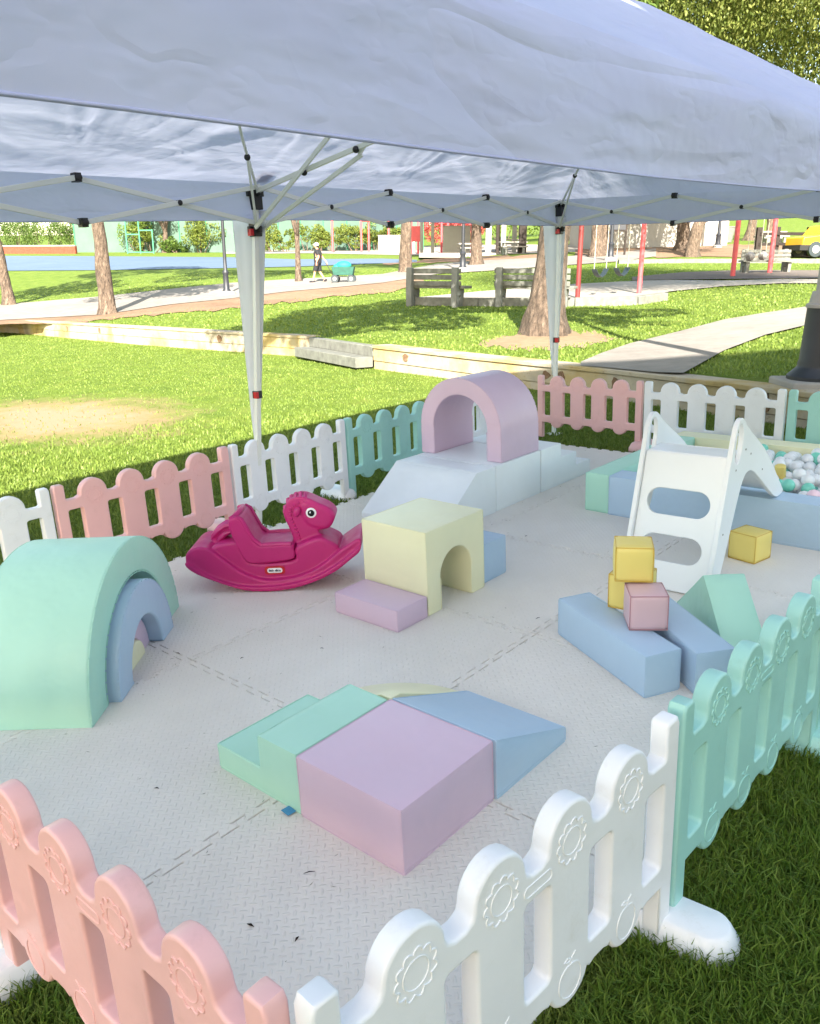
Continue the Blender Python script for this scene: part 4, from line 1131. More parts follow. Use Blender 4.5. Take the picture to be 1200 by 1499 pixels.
leg(-3.80, -.07, 1.93, -.019, drape=False); leg(XN-.02, -.07, 1.80, -.019, drape=False, slider=1.6); leg(XN-.02, 3.10, 1.80, -.019, lean=(.30, .05), drape=False, slider=1.6); leg(XN-.02, 6.28, 1.80, -.019, lean=(.35, 0), drape=False, slider=1.6)
def xtruss(a, b, zt, zb, nmid, shift=(0, 0, 0)):
    """scissor truss from a to b with nmid crossings"""
    a = Vector(a); b = Vector(b)
    for k in range(nmid):
        p = a.lerp(b, k/nmid); q = a.lerp(b, (k+1)/nmid)
        d = (b-a).normalized(); n = Vector((-d.y, d.x, 0))*.012
        za = zt[0]+(zt[1]-zt[0])*k/nmid; zc = zt[0]+(zt[1]-zt[0])*(k+1)/nmid
        for s, (z0, z1) in ((1, (za, zc-zb)), (-1, (za-zb, zc))):
            mb = MB(); mb.bar((p.x+n.x*s, p.y+n.y*s, z0), (q.x+n.x*s, q.y+n.y*s, z1), .012, .024); bb = link('truss_bar', mb.mesh('truss_bar', M['frame']), tent); bev(bb, .003, 2)
        m = (p+q)/2
        X = Matrix(((n.x/.012, d.x, 0, 0), (n.y/.012, d.y, 0, 0), (0, 0, 1, 0), (0, 0, 0, 1)))
        mb = MB(); mb.lathe([(.008, -.022), (.014, -.02), (.014, .02), (.008, .022)], 12, X=T(m.x, m.y, (za+zc)/2-zb/2) @ X @ RY(math.pi/2)); link('pivot', mb.mesh('pivot', M['black']), bb)
        if k < nmid-1:
            for zz in (zc, zc-zb):
                mb = MB(); mb.lathe([(.010, -.028), (.017, -.026), (.017, .026), (.010, .028)], 12, X=T(q.x, q.y, zz) @ X @ RY(math.pi/2)); mb.box(-.02, .02, -.016, .016, -.02, .02, X=T(q.x, q.y, zz) @ X)
                link('hinge', mb.mesh('hinge', M['black']), bb)
xtruss((-3.77, 3.10, 0), (-3.77, 6.28, 0), (1.925, 1.925), .195, 3)
xtruss((-3.77, -.07, 0), (-3.77, 3.10, 0), (1.925, 1.925), .195, 3)
xtruss((-3.80, 6.26, 0), (XN-.03, 6.26, 0), (1.925, 1.80), .195, 3)
xtruss((-3.80, -.07, 0), (XN-.03, -.07, 0), (1.925, 1.80), .195, 3)
xtruss((XN-.06, 3.10, 0), (XN-.06, 6.28, 0), (1.785, 1.785), .13, 3)
xtruss((XN-.06, -.07, 0), (XN-.06, 3.10, 0), (1.785, 1.785), .13, 3)
# roof struts rising from the legs
def strut(a, b, w=.022, piv=None):
    mb = MB(); mb.bar(a, b, .013, w); o = link('roof_strut', mb.mesh('roof_strut', M['frame']), tent); bev(o, .003, 2)
    for p in (piv or []):
        mb = MB(); mb.ball(p, .017, 10, 8, (1, 1, 1)); link('strut_joint', mb.mesh('strut_joint', M['black']), o)
strut((-3.78, 3.09, 1.90), (-2.30, 3.09, 2.14), .026, [(-3.37, 3.08, 1.955), (-2.99, 3.08, 2.02)])
strut((-3.78, 3.06, 1.71), (-2.95, 3.06, 2.22), .024)
strut((-3.78, 3.12, 1.71), (-2.99, 3.12, 2.00), .022); strut((-2.99, 3.10, 2.0), (-2.75, 3.10, 2.22), .022)
strut((-3.78, 3.10, 1.90), (-3.42, 2.74, 2.10), .018, [(-3.52, 2.84, 2.03)])
strut((-3.79, 3.08, 1.71), (-3.52, 2.84, 2.03), .016)
strut((-3.42, 2.74, 2.10), (-2.5, 1.9, 2.52), .018)
strut((-3.76, 6.26, 1.90), (-3.25, 5.75, 2.20), .020, [(-3.46, 5.96, 2.075)])
strut((-3.76, 6.24, 1.72), (-3.46, 5.96, 2.07), .016)
strut((-3.25, 5.75, 2.18), (-2.3, 4.8, 2.62), .020)
for y in (4.78, 1.45):
    mb = MB(); mb.tube([(XR, y, 2.05), (XR, y, 2.66)], .016, 10); o = link('peak_pole', mb.mesh('peak_pole', M['frame']), tent)
    for dx, dy in ((1, 0), (-1, 0), (0, 1), (0, -1)):
        strut((XR, y, 2.12), (XR+dx*.5, y+dy*.55, 2.28-.02), .02)
# grey pocket flap hanging on the middle leg
mb = MB(); mb.box(-.004, .10, -.05, .05, 0, .003, X=T(-3.79, 3.12, 1.955) @ RY(-.45)); link('pocket_flap', mb.mesh('pocket_flap', M['grey_leather']), tent)

# ------------------------------------------------------------------ vegetation
def leaf_cloud(name, ells, n, size, mat, droop=.5, seed=1, elong=2.6, shell=.55):
    g = np.random.default_rng(seed)
    w = np.array([e[3]*e[4]*e[5] for e in ells])**.67; w = w/w.sum()
    idx = g.choice(len(ells), n, p=w); E = np.array(ells)[idx]
    d = g.normal(size=(n, 3)); d /= np.linalg.norm(d, axis=1)[:, None]
    r = (shell+(1-shell)*g.random(n)**.6)[:, None]
    c = E[:, :3]+d*r*E[:, 3:6]
    # gaps: drop leaves where a lumpy field is low
    keep = np.array([noise.noise((p[0]*1.1+seed, p[1]*1.1, p[2]*1.1)) > -.22 for p in c]); c = c[keep]; n = len(c)
    t = g.normal(size=(n, 3)); t[:, 2] -= droop*2; t /= np.linalg.norm(t, axis=1)[:, None]
    b = np.cross(t, g.normal(size=(n, 3))); b /= np.linalg.norm(b, axis=1)[:, None]
    s = size*(.6+.8*g.random(n))[:, None]
    V = np.stack([c-t*s*.5*elong/2, c+b*s*.28, c+t*s*.5*elong/2, c-b*s*.28], 1).reshape(-1, 3)
    me = bpy.data.meshes.new(name); me.vertices.add(4*n); me.vertices.foreach_set('co', V.ravel())
    me.loops.add(4*n); me.loops.foreach_set('vertex_index', np.arange(4*n)); me.polygons.add(n); me.polygons.foreach_set('loop_start', np.arange(0, 4*n, 4)); me.polygons.foreach_set('loop_total', np.full(n, 4))
    me.materials.append(mat); me.update(); me.validate(); return me
def trunk_mesh(mb, pts, rs, n=14, sd=0, rough=.1):
    P2, R2 = [], []
    for i in range(len(pts)-1):
        for k in range(5):
            t = k/5; P2.append(Vector(pts[i]).lerp(Vector(pts[i+1]), t)); R2.append(rs[i]+(rs[i+1]-rs[i])*t)
    P2.append(Vector(pts[-1])); R2.append(rs[-1]); o = len(mb.v)
    mb.tube(P2, R2, n)
    for i, v in enumerate(mb.v[o:o+len(P2)*n]):
        c = P2[i//n]; r = R2[i//n]; d = v-c
        k = noise.noise((v.x*4/max(r, .1)*.2+sd, v.y*4/max(r, .1)*.2, v.z*1.2))*rough*2+noise.noise((v.x*9+sd, v.y*9, v.z*2.5))*rough
        mb.v[o+i] = c+d*(1+k)
def tree(kind, X, H, r, lean, crown, n, size, label, limbs=3, mat='leaf', droop=.5, seed=1, group='park trees', fork=None, flare=1.5, shell=.55):
    t = thing(kind, X, label, 'tree', group)
    mb = MB(); fk = fork or H*.62
    lx, ly = lean
    pts = [(0, 0, -.25), (lx*.02, ly*.02, .12), (lx*.15, ly*.15, H*.15), (lx*.4, ly*.4, H*.35), (lx, ly, fk)]
    trunk_mesh(mb, pts, [r*flare*1.15, r*flare, r*1.08, r*.95, r*.85], sd=seed)
    for i_, v_ in enumerate(mb.v):
        if v_.z < .55:
            k_ = (.55-max(v_.z, -.1))/.65; a_ = math.atan2(v_.y, v_.x); f_ = 1+k_*k_*(.30*math.cos(5*a_+seed)+.14*math.cos(9*a_+2*seed)+.15); mb.v[i_] = Vector((v_.x*f_, v_.y*f_, v_.z))
    rr = random.Random(seed)
    for k in range(limbs):
        e = crown[k % len(crown)]; tgt = Vector((e[0], e[1], e[2]))
        a = Vector((lx, ly, fk)); m = a.lerp(tgt, .5)+Vector((rr.uniform(-.3, .3), rr.uniform(-.3, .3), .1*H))
        trunk_mesh(mb, [tuple(a-Vector((0, 0, r))), tuple(m), tuple(tgt)], [r*.62, r*.4, r*.14], 8, sd=seed+k)
    link('trunk', mb.mesh('trunk', M['bark'], angle=180), t)
    if n: link('crown', leaf_cloud('crown', crown, n, size, M[mat], droop, seed, shell=shell), t)
    return t
def spread(cx, cy, cz, R0, hz, k, seed):
    g = random.Random(seed); out = []
    for i in range(k):
        a = g.uniform(0, 6.28); q = R0*math.sqrt(g.random())*.75; s = g.uniform(.28, .5)*R0
        out.append((cx+q*math.cos(a), cy+q*math.sin(a), cz+g.uniform(-.5, .5)*hz, s, s, s*.75))
    return out
tree('pepper_tree', bg(795, v=489), 4.6, .245, (.35, .3), spread(-3.3, -4.6, 5.2, 2.9, .8, 9, 5)+spread(1.9, -5.4, 5.3, 2.0, .6, 5, 6)+spread(-.4, -1.2, 5.2, 2.6, 1, 6, 7), 24000, .15, 'thick gnarled pepper tree in front of the right bench, beside the rear tent leg', 7, seed=5, fork=2.9, flare=1.6)
tree('pepper_tree', bg(158, v=460), 5.0, .20, (-.1, .2), spread(-.6, 0, 5.2, 3.4, 1.5, 10, 8)+spread(.5, 3, 9.2, 4.2, 1.5, 8, 8), 16000, .17, 'leaning brown tree trunk by the path, left of the tall tent leg', 4, seed=8, fork=3.4, flare=1.3)
tree('pepper_tree', bg(14, v=447), 5.0, .20, (-.35, .1), spread(-.4, 0, 5.0, 3.2, 1.5, 9, 9)+spread(1, 3, 8.8, 4.0, 1.2, 7, 9), 14000, .18, 'dark tree trunk at the far left edge by the path', 4, seed=9, fork=3.2, flare=1.25)
tree('young_tree', bg(437, v=413), 4.2, .11, (.0, 0), spread(0, 0, 5.0, 2.2, 1.2, 8, 10), 5000, .12, 'slim forked young tree beside the walking person', 3, seed=10, fork=1.9, flare=1.2)
tree('pepper_tree', bg(593, v=399), 5.2, .27, (.1, 0), spread(.3, 0, 6.4, 4, 1.6, 12, 11), 9000, .16, 'pale straight trunk standing behind the left bench', 4, seed=11, fork=4.2, flare=1.15)
tree('pepper_tree', bg(697, v=388), 5.4, .27, (-.1, 0), spread(0, 0, 6.8, 4, 1.6, 12, 12), 8000, .17, 'pale tree trunk between the lamp post and the picnic shelter', 4, seed=12, fork=4.4, flare=1.3)
tree('pepper_tree', bg(1012, v=376), 4.6, .33, (.5, 0), spread(.4, 0, 6.2, 5, 2.2, 15, 13), 10000, .18, 'short forked tree behind the low wall, right of the tall red pole', 5, seed=13, fork=2.2, flare=1.2)
tree('pepper_tree', bg(1000, v=367), 4.6, .4, (-.3, 0), spread(-.6, 0, 5.8, 4.2, 2, 12, 14), 6000, .2, 'tree just behind and left of the short forked tree', 4, seed=14, fork=2.4)
tree('pepper_tree', bg(884, v=374), 5.4, .34, (0, 0), spread(0, 0, 6.5, 3.8, 1.8, 12, 15), 6000, .18, 'leafy trunk beside the white building, left of the black lamp', 4, seed=15, fork=3.8)
tree('pepper_tree', bg(873, v=376), 5.2, .3, (-.1, 0), spread(-1, 0, 6.0, 3.4, 1.8, 9, 16), 4000, .18, 'dark narrow trunk right beside the maroon pole', 3, seed=16, fork=3.8)
tree('pepper_tree', bg(1097, v=352), 5.6, .32, (.3, 0), spread(0, 0, 7.4, 4, 1.8, 10, 17), 5000, .2, 'slanting dark trunk behind the grey rail fence', 3, seed=17, fork=4.6)
tree('pepper_tree', bg(1127, v=352), 5.6, .34, (-.2, 0), spread(0, 0, 7.4, 4, 1.8, 10, 18), 5000, .2, 'knotty trunk right of the far red frame, behind the rail fence', 3, seed=18, fork=4.4)
tree('pale_tree', bg(243, v=370), 4.2, .28, (.1, 0), spread(0, 0, 5.0, 3.6, 1.6, 10, 19), 5000, .2, 'small pale-trunked tree beyond the blue court', 4, seed=19, fork=2.4)
# crown seen above the right shoulder of the canopy
tree('pepper_tree', T(13.6, 19.5, ground_z(13.6, 19.5)), 8.5, .45, (-.9, 0), spread(-5.2, 0, 7.4, 5.8, 4.6, 60, 21)+spread(-5.0, 0, 5.2, 5.5, 1.6, 16, 22), 380000, .062, 'tall yellow-green pepper tree rising behind the right side of the canopy', 6, seed=21, fork=5.0, droop=.9, shell=.2, mat='leaf_bright')
# thickets at the far edge
def bush(X, w, h, n, size, mat, label, kind='bush', group='shrubs at the far edge of the park', seed=1, d=None):
    t = thing(kind, X, label, 'shrub', group); g = random.Random(seed)
    el = [(g.uniform(-.5, .5)*w*.8, g.uniform(-.3, .3)*(d or w*.5), h*g.uniform(.3, .72), w*g.uniform(.16, .3), (d or w*.4)*.4, h*g.uniform(.22, .36)) for _ in range(max(5, int(w*1.4)))]
    mb = MB()
    for e in el[:4]: mb.tube([(e[0]*.3, e[1]*.3, -.1), (e[0]*.8, e[1]*.8, e[2]*.6), (e[0], e[1], e[2])], [.06, .04, .015], 6)
    link('stems', mb.mesh('stems', M['bark']), t); link('foliage', leaf_cloud('foliage', el, n, size, M[mat], .3, seed, 1.8), t)
for i, (px, v, w, h, m, lab) in enumerate([(25, 368, 7, 5.5, 'leaf_dark', 'tall green thicket behind the brick wall, leftmost'), (65, 366, 7, 6, 'leaf', 'yellow-green thicket behind the brick wall, between two others'), (102, 366, 6, 5.2, 'leaf_dark', 'dark branching thicket at the right end of the brick wall'),
        (205, 370, 4, 5.2, 'leaf', 'feathery light green shrub left of the pale-trunked tree'), (222, 370, 3.4, 2.6, 'leaf_hedge', 'low round shrub beside the pale-trunked tree'), (262, 370, 3, 2, 'leaf_dark', 'small dark shrub right of the pale-trunked tree'),
        (293, 370, 5, 3.9, 'leaf_hedge', 'rounded yellow-green hedge bush left of the tall tent leg'), (320, 369, 4, 4.4, 'leaf', 'weeping shrub right behind the left lamp post'),
        (400, 369, 2.7, 3.4, 'leaf_hedge', 'clipped bush just right of the tall tent leg'), (421, 369, 2.7, 2.4, 'leaf_hedge', 'clipped bush left of the forked young tree'), (450, 368, 3.3, 3.0, 'leaf_hedge', 'clipped bush behind the walking person'), (470, 368, 2.4, 2.6, 'leaf_hedge', 'clipped bush right of the walking person'), (487, 368, 2, 2.4, 'leaf_hedge', 'narrow clipped bush under the thin red frame'),
        (520, 368, 3.8, 3.0, 'leaf_hedge', 'clipped bush between the posts of the thin red frame'), (550, 367, 3.8, 3.4, 'leaf_hedge', 'clipped bush at the right post of the thin red frame'), (575, 367, 3.2, 2.9, 'leaf_hedge', 'clipped bush left of the pale straight trunk')]):
    bush(bg(px, v=v), w, h, int(900*w), .2, m, lab, seed=40+i)
for i, (px, v, w, h, lab) in enumerate([(640, 362, 5, 5.5, 'red-leaved shrub behind the playground columns, left one'), (665, 361, 6, 6.5, 'tall red-leaved shrub behind the playground columns, middle one'), (688, 361, 4, 5.5, 'red-leaved shrub behind the playground columns, right one')]):
    bush(bg(px, v=v), w, h, int(1100*w), .2, 'leaf_red', lab, seed=70+i)
for i, (px, v, w, h, lab) in enumerate([(620, 352, 12, 8, 'tree belt clump beyond the playground, left'), (740, 350, 12, 8, 'tree belt clump beyond the picnic shelter'), (800, 352, 9, 6, 'tree belt clump left of the rear tent leg'), (840, 352, 9, 6, 'tree belt clump right of the rear tent leg'),
        (985, 345, 5, 6, 'weeping shrub at the corner of the white building'), (480, 352, 14, 8, 'tree belt clump beyond the hedge bushes'), (560, 350, 12, 7, 'tree belt clump beyond the thin red frame'), (330, 350, 12, 9, 'tree belt clump beyond the green fence'), (-60, 360, 14, 9, 'tree belt clump beyond the left edge'),
        (1060, 315, 26, 12, 'tree belt clump on the far rise'), (1180, 308, 26, 12, 'tree belt clump on the far rise at the right edge'), (1300, 308, 26, 12, 'tree belt clump on the far rise, beyond the right edge')]):
    bush(bg(px, v=v), w, h, int(420*w), .42, 'leaf' if i % 2 else 'leaf_dark', lab, 'tree_clump', 'tree clumps beyond the park', seed=90+i, d=4)

# ------------------------------------------------------------------ grass blades
def blades(name, n, mask, r0, r1, hmin, hmax, X, zf, seed, ang0=-62, ang1=38, wscale=1.0, lab='', mat='blade'):
    g = np.random.default_rng(seed)
    a = np.radians(g.uniform(ang0, ang1, n)); r = r0*np.exp(g.random(n)*math.log(r1/r0))
    # bearings measured in the world around the camera foot
    wx, wy = r*np.sin(a), r*np.cos(a)
    P = zf(wx, wy); ok = mask(P); P = P[ok]; r = r[ok]; n = len(P)
    h = (hmin+(hmax-hmin)*g.random(n)**1.2)*(1+.0*r); w = np.clip(.0011*r**.8*wscale, .0022, .02)*(.7+.6*g.random(n))
    th = g.uniform(0, 2*math.pi, n); dx, dy = np.cos(th), np.sin(th)
    ln = g.uniform(.15, .95, n)*h; lth = g.uniform(0, 2*math.pi, n)
    lx, ly = np.cos(lth)*ln, np.sin(lth)*ln
    V = np.zeros((n, 5, 3))
    V[:, 0] = P-np.stack([dx*w, dy*w, np.full(n, .004)], 1); V[:, 1] = P+np.stack([dx*w, dy*w, -np.full(n, .004)], 1)
    V[:, 2] = P+np.stack([lx*.35-dx*w*.8, ly*.35-dy*w*.8, h*.6], 1); V[:, 3] = P+np.stack([lx*.35+dx*w*.8, ly*.35+dy*w*.8, h*.6], 1)
    V[:, 4] = P+np.stack([lx, ly, h*(1-.25*ln/h)], 1)
    base = np.arange(n)[:, None]*5
    q = (base+np.array([0, 1, 3, 2])).ravel(); t = (base+np.array([2, 3, 4])).ravel()
    me = bpy.data.meshes.new(name); me.vertices.add(5*n); me.vertices.foreach_set('co', V.reshape(-1, 3).ravel())
    li = np.concatenate([np.concatenate([base+np.array([0, 1, 3, 2]), base+np.array([2, 3, 4])], 1).ravel()])
    me.loops.add(7*n); me.loops.foreach_set('vertex_index', li); me.polygons.add(2*n)
    ls = (np.arange(n)[:, None]*7+np.array([0, 4])).ravel(); me.polygons.foreach_set('loop_start', ls); me.polygons.foreach_set('loop_total', np.tile([4, 3], n))
    me.materials.append(M[mat]); me.update()
    o = link(name, me, X=X); tag(o, lab, 'grass', kind='stuff'); return o
invn = np.array(inv)
def lawn_xy(wx, wy):
    # world bearing point dropped on the lawn plane
    x = invn[0, 0]*wx+invn[0, 1]*wy; y = invn[1, 0]*wx+invn[1, 1]*wy
    return np.stack([x, y, np.zeros_like(x)], 1)
wlx = np.array([p.x for p in wl]); wly = np.array([p.y for p in wl])
def fast_noise(P, s, sd):
    return np.array([noise.noise((x*s+sd, y*s, sd)) for x, y in P[:, :2]])
def lawn_mask(P):
    x, y = P[:, 0], P[:, 1]
    inmat = (x > XS[0]-.005) & (x < XS[-1]+.0) & (y > YS[0]-.01) & (y < YS[-1]+.005)
    far = y < np.interp(x, wlx, wly)-.02
    d = np.hypot((x+9.2)/2.4, (y-4.3)/1.6); k = 1-np.clip(1.5-d, 0, .9)
    return ~inmat & far & (rng.random(len(x)) < k)
blades('lawn_grass', 330000, lawn_mask, .75, 9.0, .018, .05, LM, lawn_xy, 3, lab='short green lawn around the play floor', mat='blade_dry_lit')
blades('lawn_grass', 230000, lawn_mask, 5.0, 34, .012, .032, LM, lawn_xy, 4, ang0=-40, lab='sunlit lawn beyond the left fence', wscale=.75, mat='blade_dry_lit')
# longer, thicker tufts near the camera at the bottom right
def near_right(P):
    x, y = P[:, 0], P[:, 1]
    return (x > -.64) & (y > -.2) & (y < 3.6) & (x < 1.8)
blades('lawn_tuft', 150000, near_right, .7, 3.6, .03, .075, LM, lawn_xy, 5, ang0=-30, ang1=40, lab='longer shaded grass outside the near right fence')
def near_left(P):
    x, y = P[:, 0], P[:, 1]; return (y < .56) & (y > -.3) & (x < -.75) & (x > -3)
blades('lawn_tuft', 40000, near_left, .6, 2.8, .03, .07, LM, lawn_xy, 6, ang0=-75, ang1=-20, lab='longer shaded grass outside the near left fence')
def park_zf(wx, wy):
    return np.array([(x, y, ground_z(x, y)) for x, y in zip(wx, wy)])
def park_mask(P):
    out = []
    for x, y, z in P:
        w = wall_at(math.atan2(x, y)); t = math.hypot(x, y)
        if not w or t < w[0]+.42: out.append(False); continue
        px, v = row_of((x, y, z))
        ok = -80 < px < 1280
        for cols in SHEETS:
            if cols[0][0] <= px <= cols[-1][0]:
                for (a, t0, b0), (c, t1, b1) in zip(cols, cols[1:]):
                    if a <= px <= c:
                        k = (px-a)/(c-a)
                        m = 1.2+4.5*random.random()**3 if cols is not SHEETS[1] and cols is not SHEETS[4] else .6*random.random()
                        if t0+(t1-t0)*k+m < v < b0+(b1-b0)*k-m: ok = False
        out.append(ok)
    return np.array(out)
SHEETS = [[(-60, 462, 474), (0, 466, 476), (100, 462, 475), (200, 446, 464), (300, 436, 456), (400, 424, 446), (500, 414, 434), (575, 408, 427), (620, 402, 420)],
          [(-120, 452, 478), (0, 447, 470), (150, 435, 462), (250, 424, 447), (340, 415, 438), (420, 410, 428), (500, 406, 421), (560, 402, 415), (640, 387, 402), (720, 381, 397)],
          [(608, 437, 447), (700, 428, 447), (840, 417, 444), (935, 412, 438), (980, 411, 428), (1060, 412, 420), (1140, 410, 416), (1230, 410, 416)],
          [(925, 407, 412), (1000, 400, 411), (1080, 397, 410), (1260, 397, 409)],
          [(850, 533, 539), (880, 520, 541), (920, 506, 545), (960, 496, 549), (1000, 486, 550), (1030, 478, 533), (1060, 470, 516), (1120, 460, 493), (1240, 442, 464)],
          [(700, 505, 506), (730, 494, 510), (790, 482, 512), (850, 484, 508), (890, 492, 500), (905, 496, 497)]]
blades('park_turf', 80000, park_mask, 6.5, 45, .02, .05, Matrix(), park_zf, 8, ang0=-30, ang1=30, lab='park grass on the raised ground behind the wall', wscale=1.3, mat='blade_dry_lit')

# ------------------------------------------------------------------ park furniture and people
def bench(X, label, L=1.35):
    t = thing('park_bench', X, label, 'bench', 'weathered park benches')
    for x in (-L*.42, L*.42):
        mb = MB(); mb.prism([(-.06, -.08), (.08, -.08), (.10, .40), (.08, .88), (-.05, .88), (-.08, .4)], x-.07, x+.07, axis='x')
        mb.prism([(-.06, .22), (.46, .30), (.46, .40), (-.06, .40)], x-.065, x+.065, axis='x'); mb.prism([(.28, -.08), (.42, -.08), (.46, .32), (.26, .32)], x-.06, x+.06, axis='x')
        o = link('concrete_support', mb.mesh('concrete_support', M['concrete_dark']), t); bev(o, .012, 2)
    for k, z in enumerate((.52, .66, .80)):
        mb = MB(); mb.box(-L/2, L/2, .085, .135, z-.055, z+.055); o = link('back_slat', mb.mesh('back_slat', M['timber_grey']), t); bev(o, .008, 2)
    for k, y in enumerate((.17, .29, .41, .53)):
        mb = MB(); mb.box(-L/2, L/2+.1, y-.05, y+.05, .41, .47); o = link('seat_slat', mb.mesh('seat_slat', M['timber_grey']), t); bev(o, .008, 2)
    return t
bench(bg(632, v=449, a=-.42), 'grey slatted park bench seen from behind, left one of the pair')
bench(bg(775, v=450, a=-.36), 'grey slatted park bench seen from behind, right one by the gnarled tree', 1.75)
bench(bg(1116, v=400, a=.05+math.pi), 'pale slatted park bench behind the far red frame', 1.9)
def lamp(X, label, h=4.2, r=.055, near=False):
    t = thing('lamp_post', X, label, 'lamp post', 'black park lamp posts')
    mb = MB(); s = r/.055
    if near:
        mb.lathe([(.235, 0), (.235, .03), (.205, .06), (.165, .10), (.155, .12), (.158, .14), (.148, .17), (.138, .62), (.138, .63)], 32)
        o = link('base', mb.mesh('base', M['pole_black']), t)
        mb = MB(); mb.lathe([(.150, .62), (.152, .635), (.150, .65), (.13, .66), (.112, .75), (.110, .76)], 32); link('collar', mb.mesh('collar', M['pole_grey']), o)
        mb = MB(); mb.lathe([(.085, .72), (.08, 2.0), (.065, h)], 24); link('shaft', mb.mesh('shaft', M['pole_grey']), t)
        mb = MB(); mb.box(-.30, .30, -.26, .26, -.2, .0); o = link('concrete_pad', mb.mesh('concrete_pad', M['concrete']), t); bev(o, .02, 2)
    else:
        mb.lathe([(.17*s, 0), (.16*s, .12), (.10*s, .22), (.085*s, .7), (.10*s, .74), (.10*s, .8), (.06*s, .86), (.055*s, 1.3), (.045*s, h)], 16)
        link('shaft', mb.mesh('shaft', M['pole_black']), t)
        mb = MB(); mb.lathe([(.30, -.25), (.30, .10), (.27, .14)], 20); link('concrete_pad', mb.mesh('concrete_pad', M['concrete']), t)
    mb = MB(); mb.lathe([(.08, h), (.16, h+.08), (.22, h+.45), (.10, h+.62), (.03, h+.7)], 20); link('lantern', mb.mesh('lantern', M['pole_grey']), t)
    return t
LP = Vector((3.62, 7.35, .50))
lamp(T(*LP), 'large black lamp post with flared base on the wall at the right edge', 5.0, near=True)
lamp(bg(332, v=432), 'black lamp post by the path, just left of the tall tent leg', 4.2, .06)
lamp(bg(677, v=398, dz=.05), 'black lamp post between the two benches, by the pale trunk', 4.4, .08)
lamp(bg(893, v=382, dz=.05), 'black lamp post in front of the white building', 4.6, .085)
lamp(bg(1050, v=363, dz=.05), 'black lamp post beside the litter bin', 4.8, .1)
lamp(bg(1031, v=348, dz=.05), 'farther black lamp post on the rise, left of the litter bin', 4.8, .1)
def frame_set(pxs, v, hgts, mats, label, swings, group='steel play frames', r=.05, name='swing_frame', sw_h=.55):
    P = [on_ground(px, v=vv) for px, vv in zip(pxs, v)]
    t = thing(name, T(*P[0]), label, 'swing frame', group); ix = P[0]
    tops = [p+Vector((0, 0, h_)) for p, h_ in zip(P, hgts)]
    for p, q, m in zip(P, tops, mats):
        mb = MB(); mb.tube([p-ix-Vector((0, 0, .2)), q-ix], r, 14); link('post', mb.mesh('post', M[m]), t)
    mb = MB(); d = (tops[1]-tops[0]).normalized(); mb.tube([tops[0]-ix-d*.05, tops[1]-ix+d*.05], r*.95, 14); link('crossbar', mb.mesh('crossbar', M[mats[1]]), t)
    for k, (f, bucket) in enumerate(swings):
        c = tops[0].lerp(tops[1], f)-ix; g = P[0].lerp(P[1], f).z-ix.z
        mb = MB(); w = .22
        zs = g+sw_h
        for s in (-1, 1): mb.tube([c+d*(s*w*1.0), Vector((c.x, c.y, zs+.18))+d*(s*w)], .012, 6)
        ch = link('swing_chains', mb.mesh('swing_chains', M['chain']), t)
        mb = MB()
        nrm = Vector((-d.y, d.x, 0))
        pr = [(-w, .18), (-w*.6, .05), (0, -.02), (w*.6, .05), (w, .18)]
        vs = []
        for a, b in pr:
            for s in (-1, 1): vs += [Vector((c.x, c.y, zs+b))+d*a+nrm*(s*.09), Vector((c.x, c.y, zs+b-.02))+d*a+nrm*(s*.09)]
        fs = []
        for i in range(4):
            a = 4*i; fs += [(a, a+2, a+6, a+4), (a+1, a+5, a+7, a+3), (a, a+4, a+5, a+1), (a+2, a+3, a+7, a+6)]
        fs += [(0, 1, 3, 2), (16, 18, 19, 17)]
        mb.add(vs, fs)
        if bucket: mb.ball(Vector((c.x, c.y, zs+.12)), .17, 10, 8, (1, 1, .9))
        link('swing_seat', mb.mesh('swing_seat', M['pole_grey' if bucket else 'rubber']), ch)
    return t
frame_set((845, 935), (438, 431), (3.1, 3.1), ('maroon', 'coral'), 'tall swing frame with one maroon and one coral post and two belt seats', [(.33, False), (.68, False)], r=.065)
frame_set((1072, 1126), (406, 401), (2.55, 2.5), ('coral', 'coral'), 'coral red baby swing frame in front of the pale bench', [(.4, True), (.75, True)], r=.085)
frame_set((487, 569), (370, 368), (3.2, 3.2), ('coral', 'coral'), 'thin coral frame far off among the clipped bushes', [], r=.11)
frame_set((529, 540), (370, 369), (2.9, 2.9), ('coral', 'coral'), 'short thin coral frame inside the far coral frame', [], r=.10)
# playground kerb
def kerb(pts, label):
    t = thing('playground_kerb', T(*pts[0]), label, 'kerb'); ix = pts[0]
    mb = MB()
    for a, b in zip(pts, pts[1:]): mb.bar(a-ix+Vector((0, 0, .02)), b-ix+Vector((0, 0, .02)), .22, .34)
    o = link('kerb_timber', mb.mesh('kerb_timber', M['timber_grey']), t); bev(o, .015, 2)
kerb([on_ground(608, v=447), on_ground(700, v=448), on_ground(840, v=448), on_ground(930, v=446), on_ground(972, v=440)], 'long grey kerb edging the swing area behind the benches')
kerb([on_ground(905, v=386), on_ground(1000, v=385), on_ground(1100, v=385), on_ground(1260, v=385)], 'low weathered edging wall below the shaded dirt on the right')
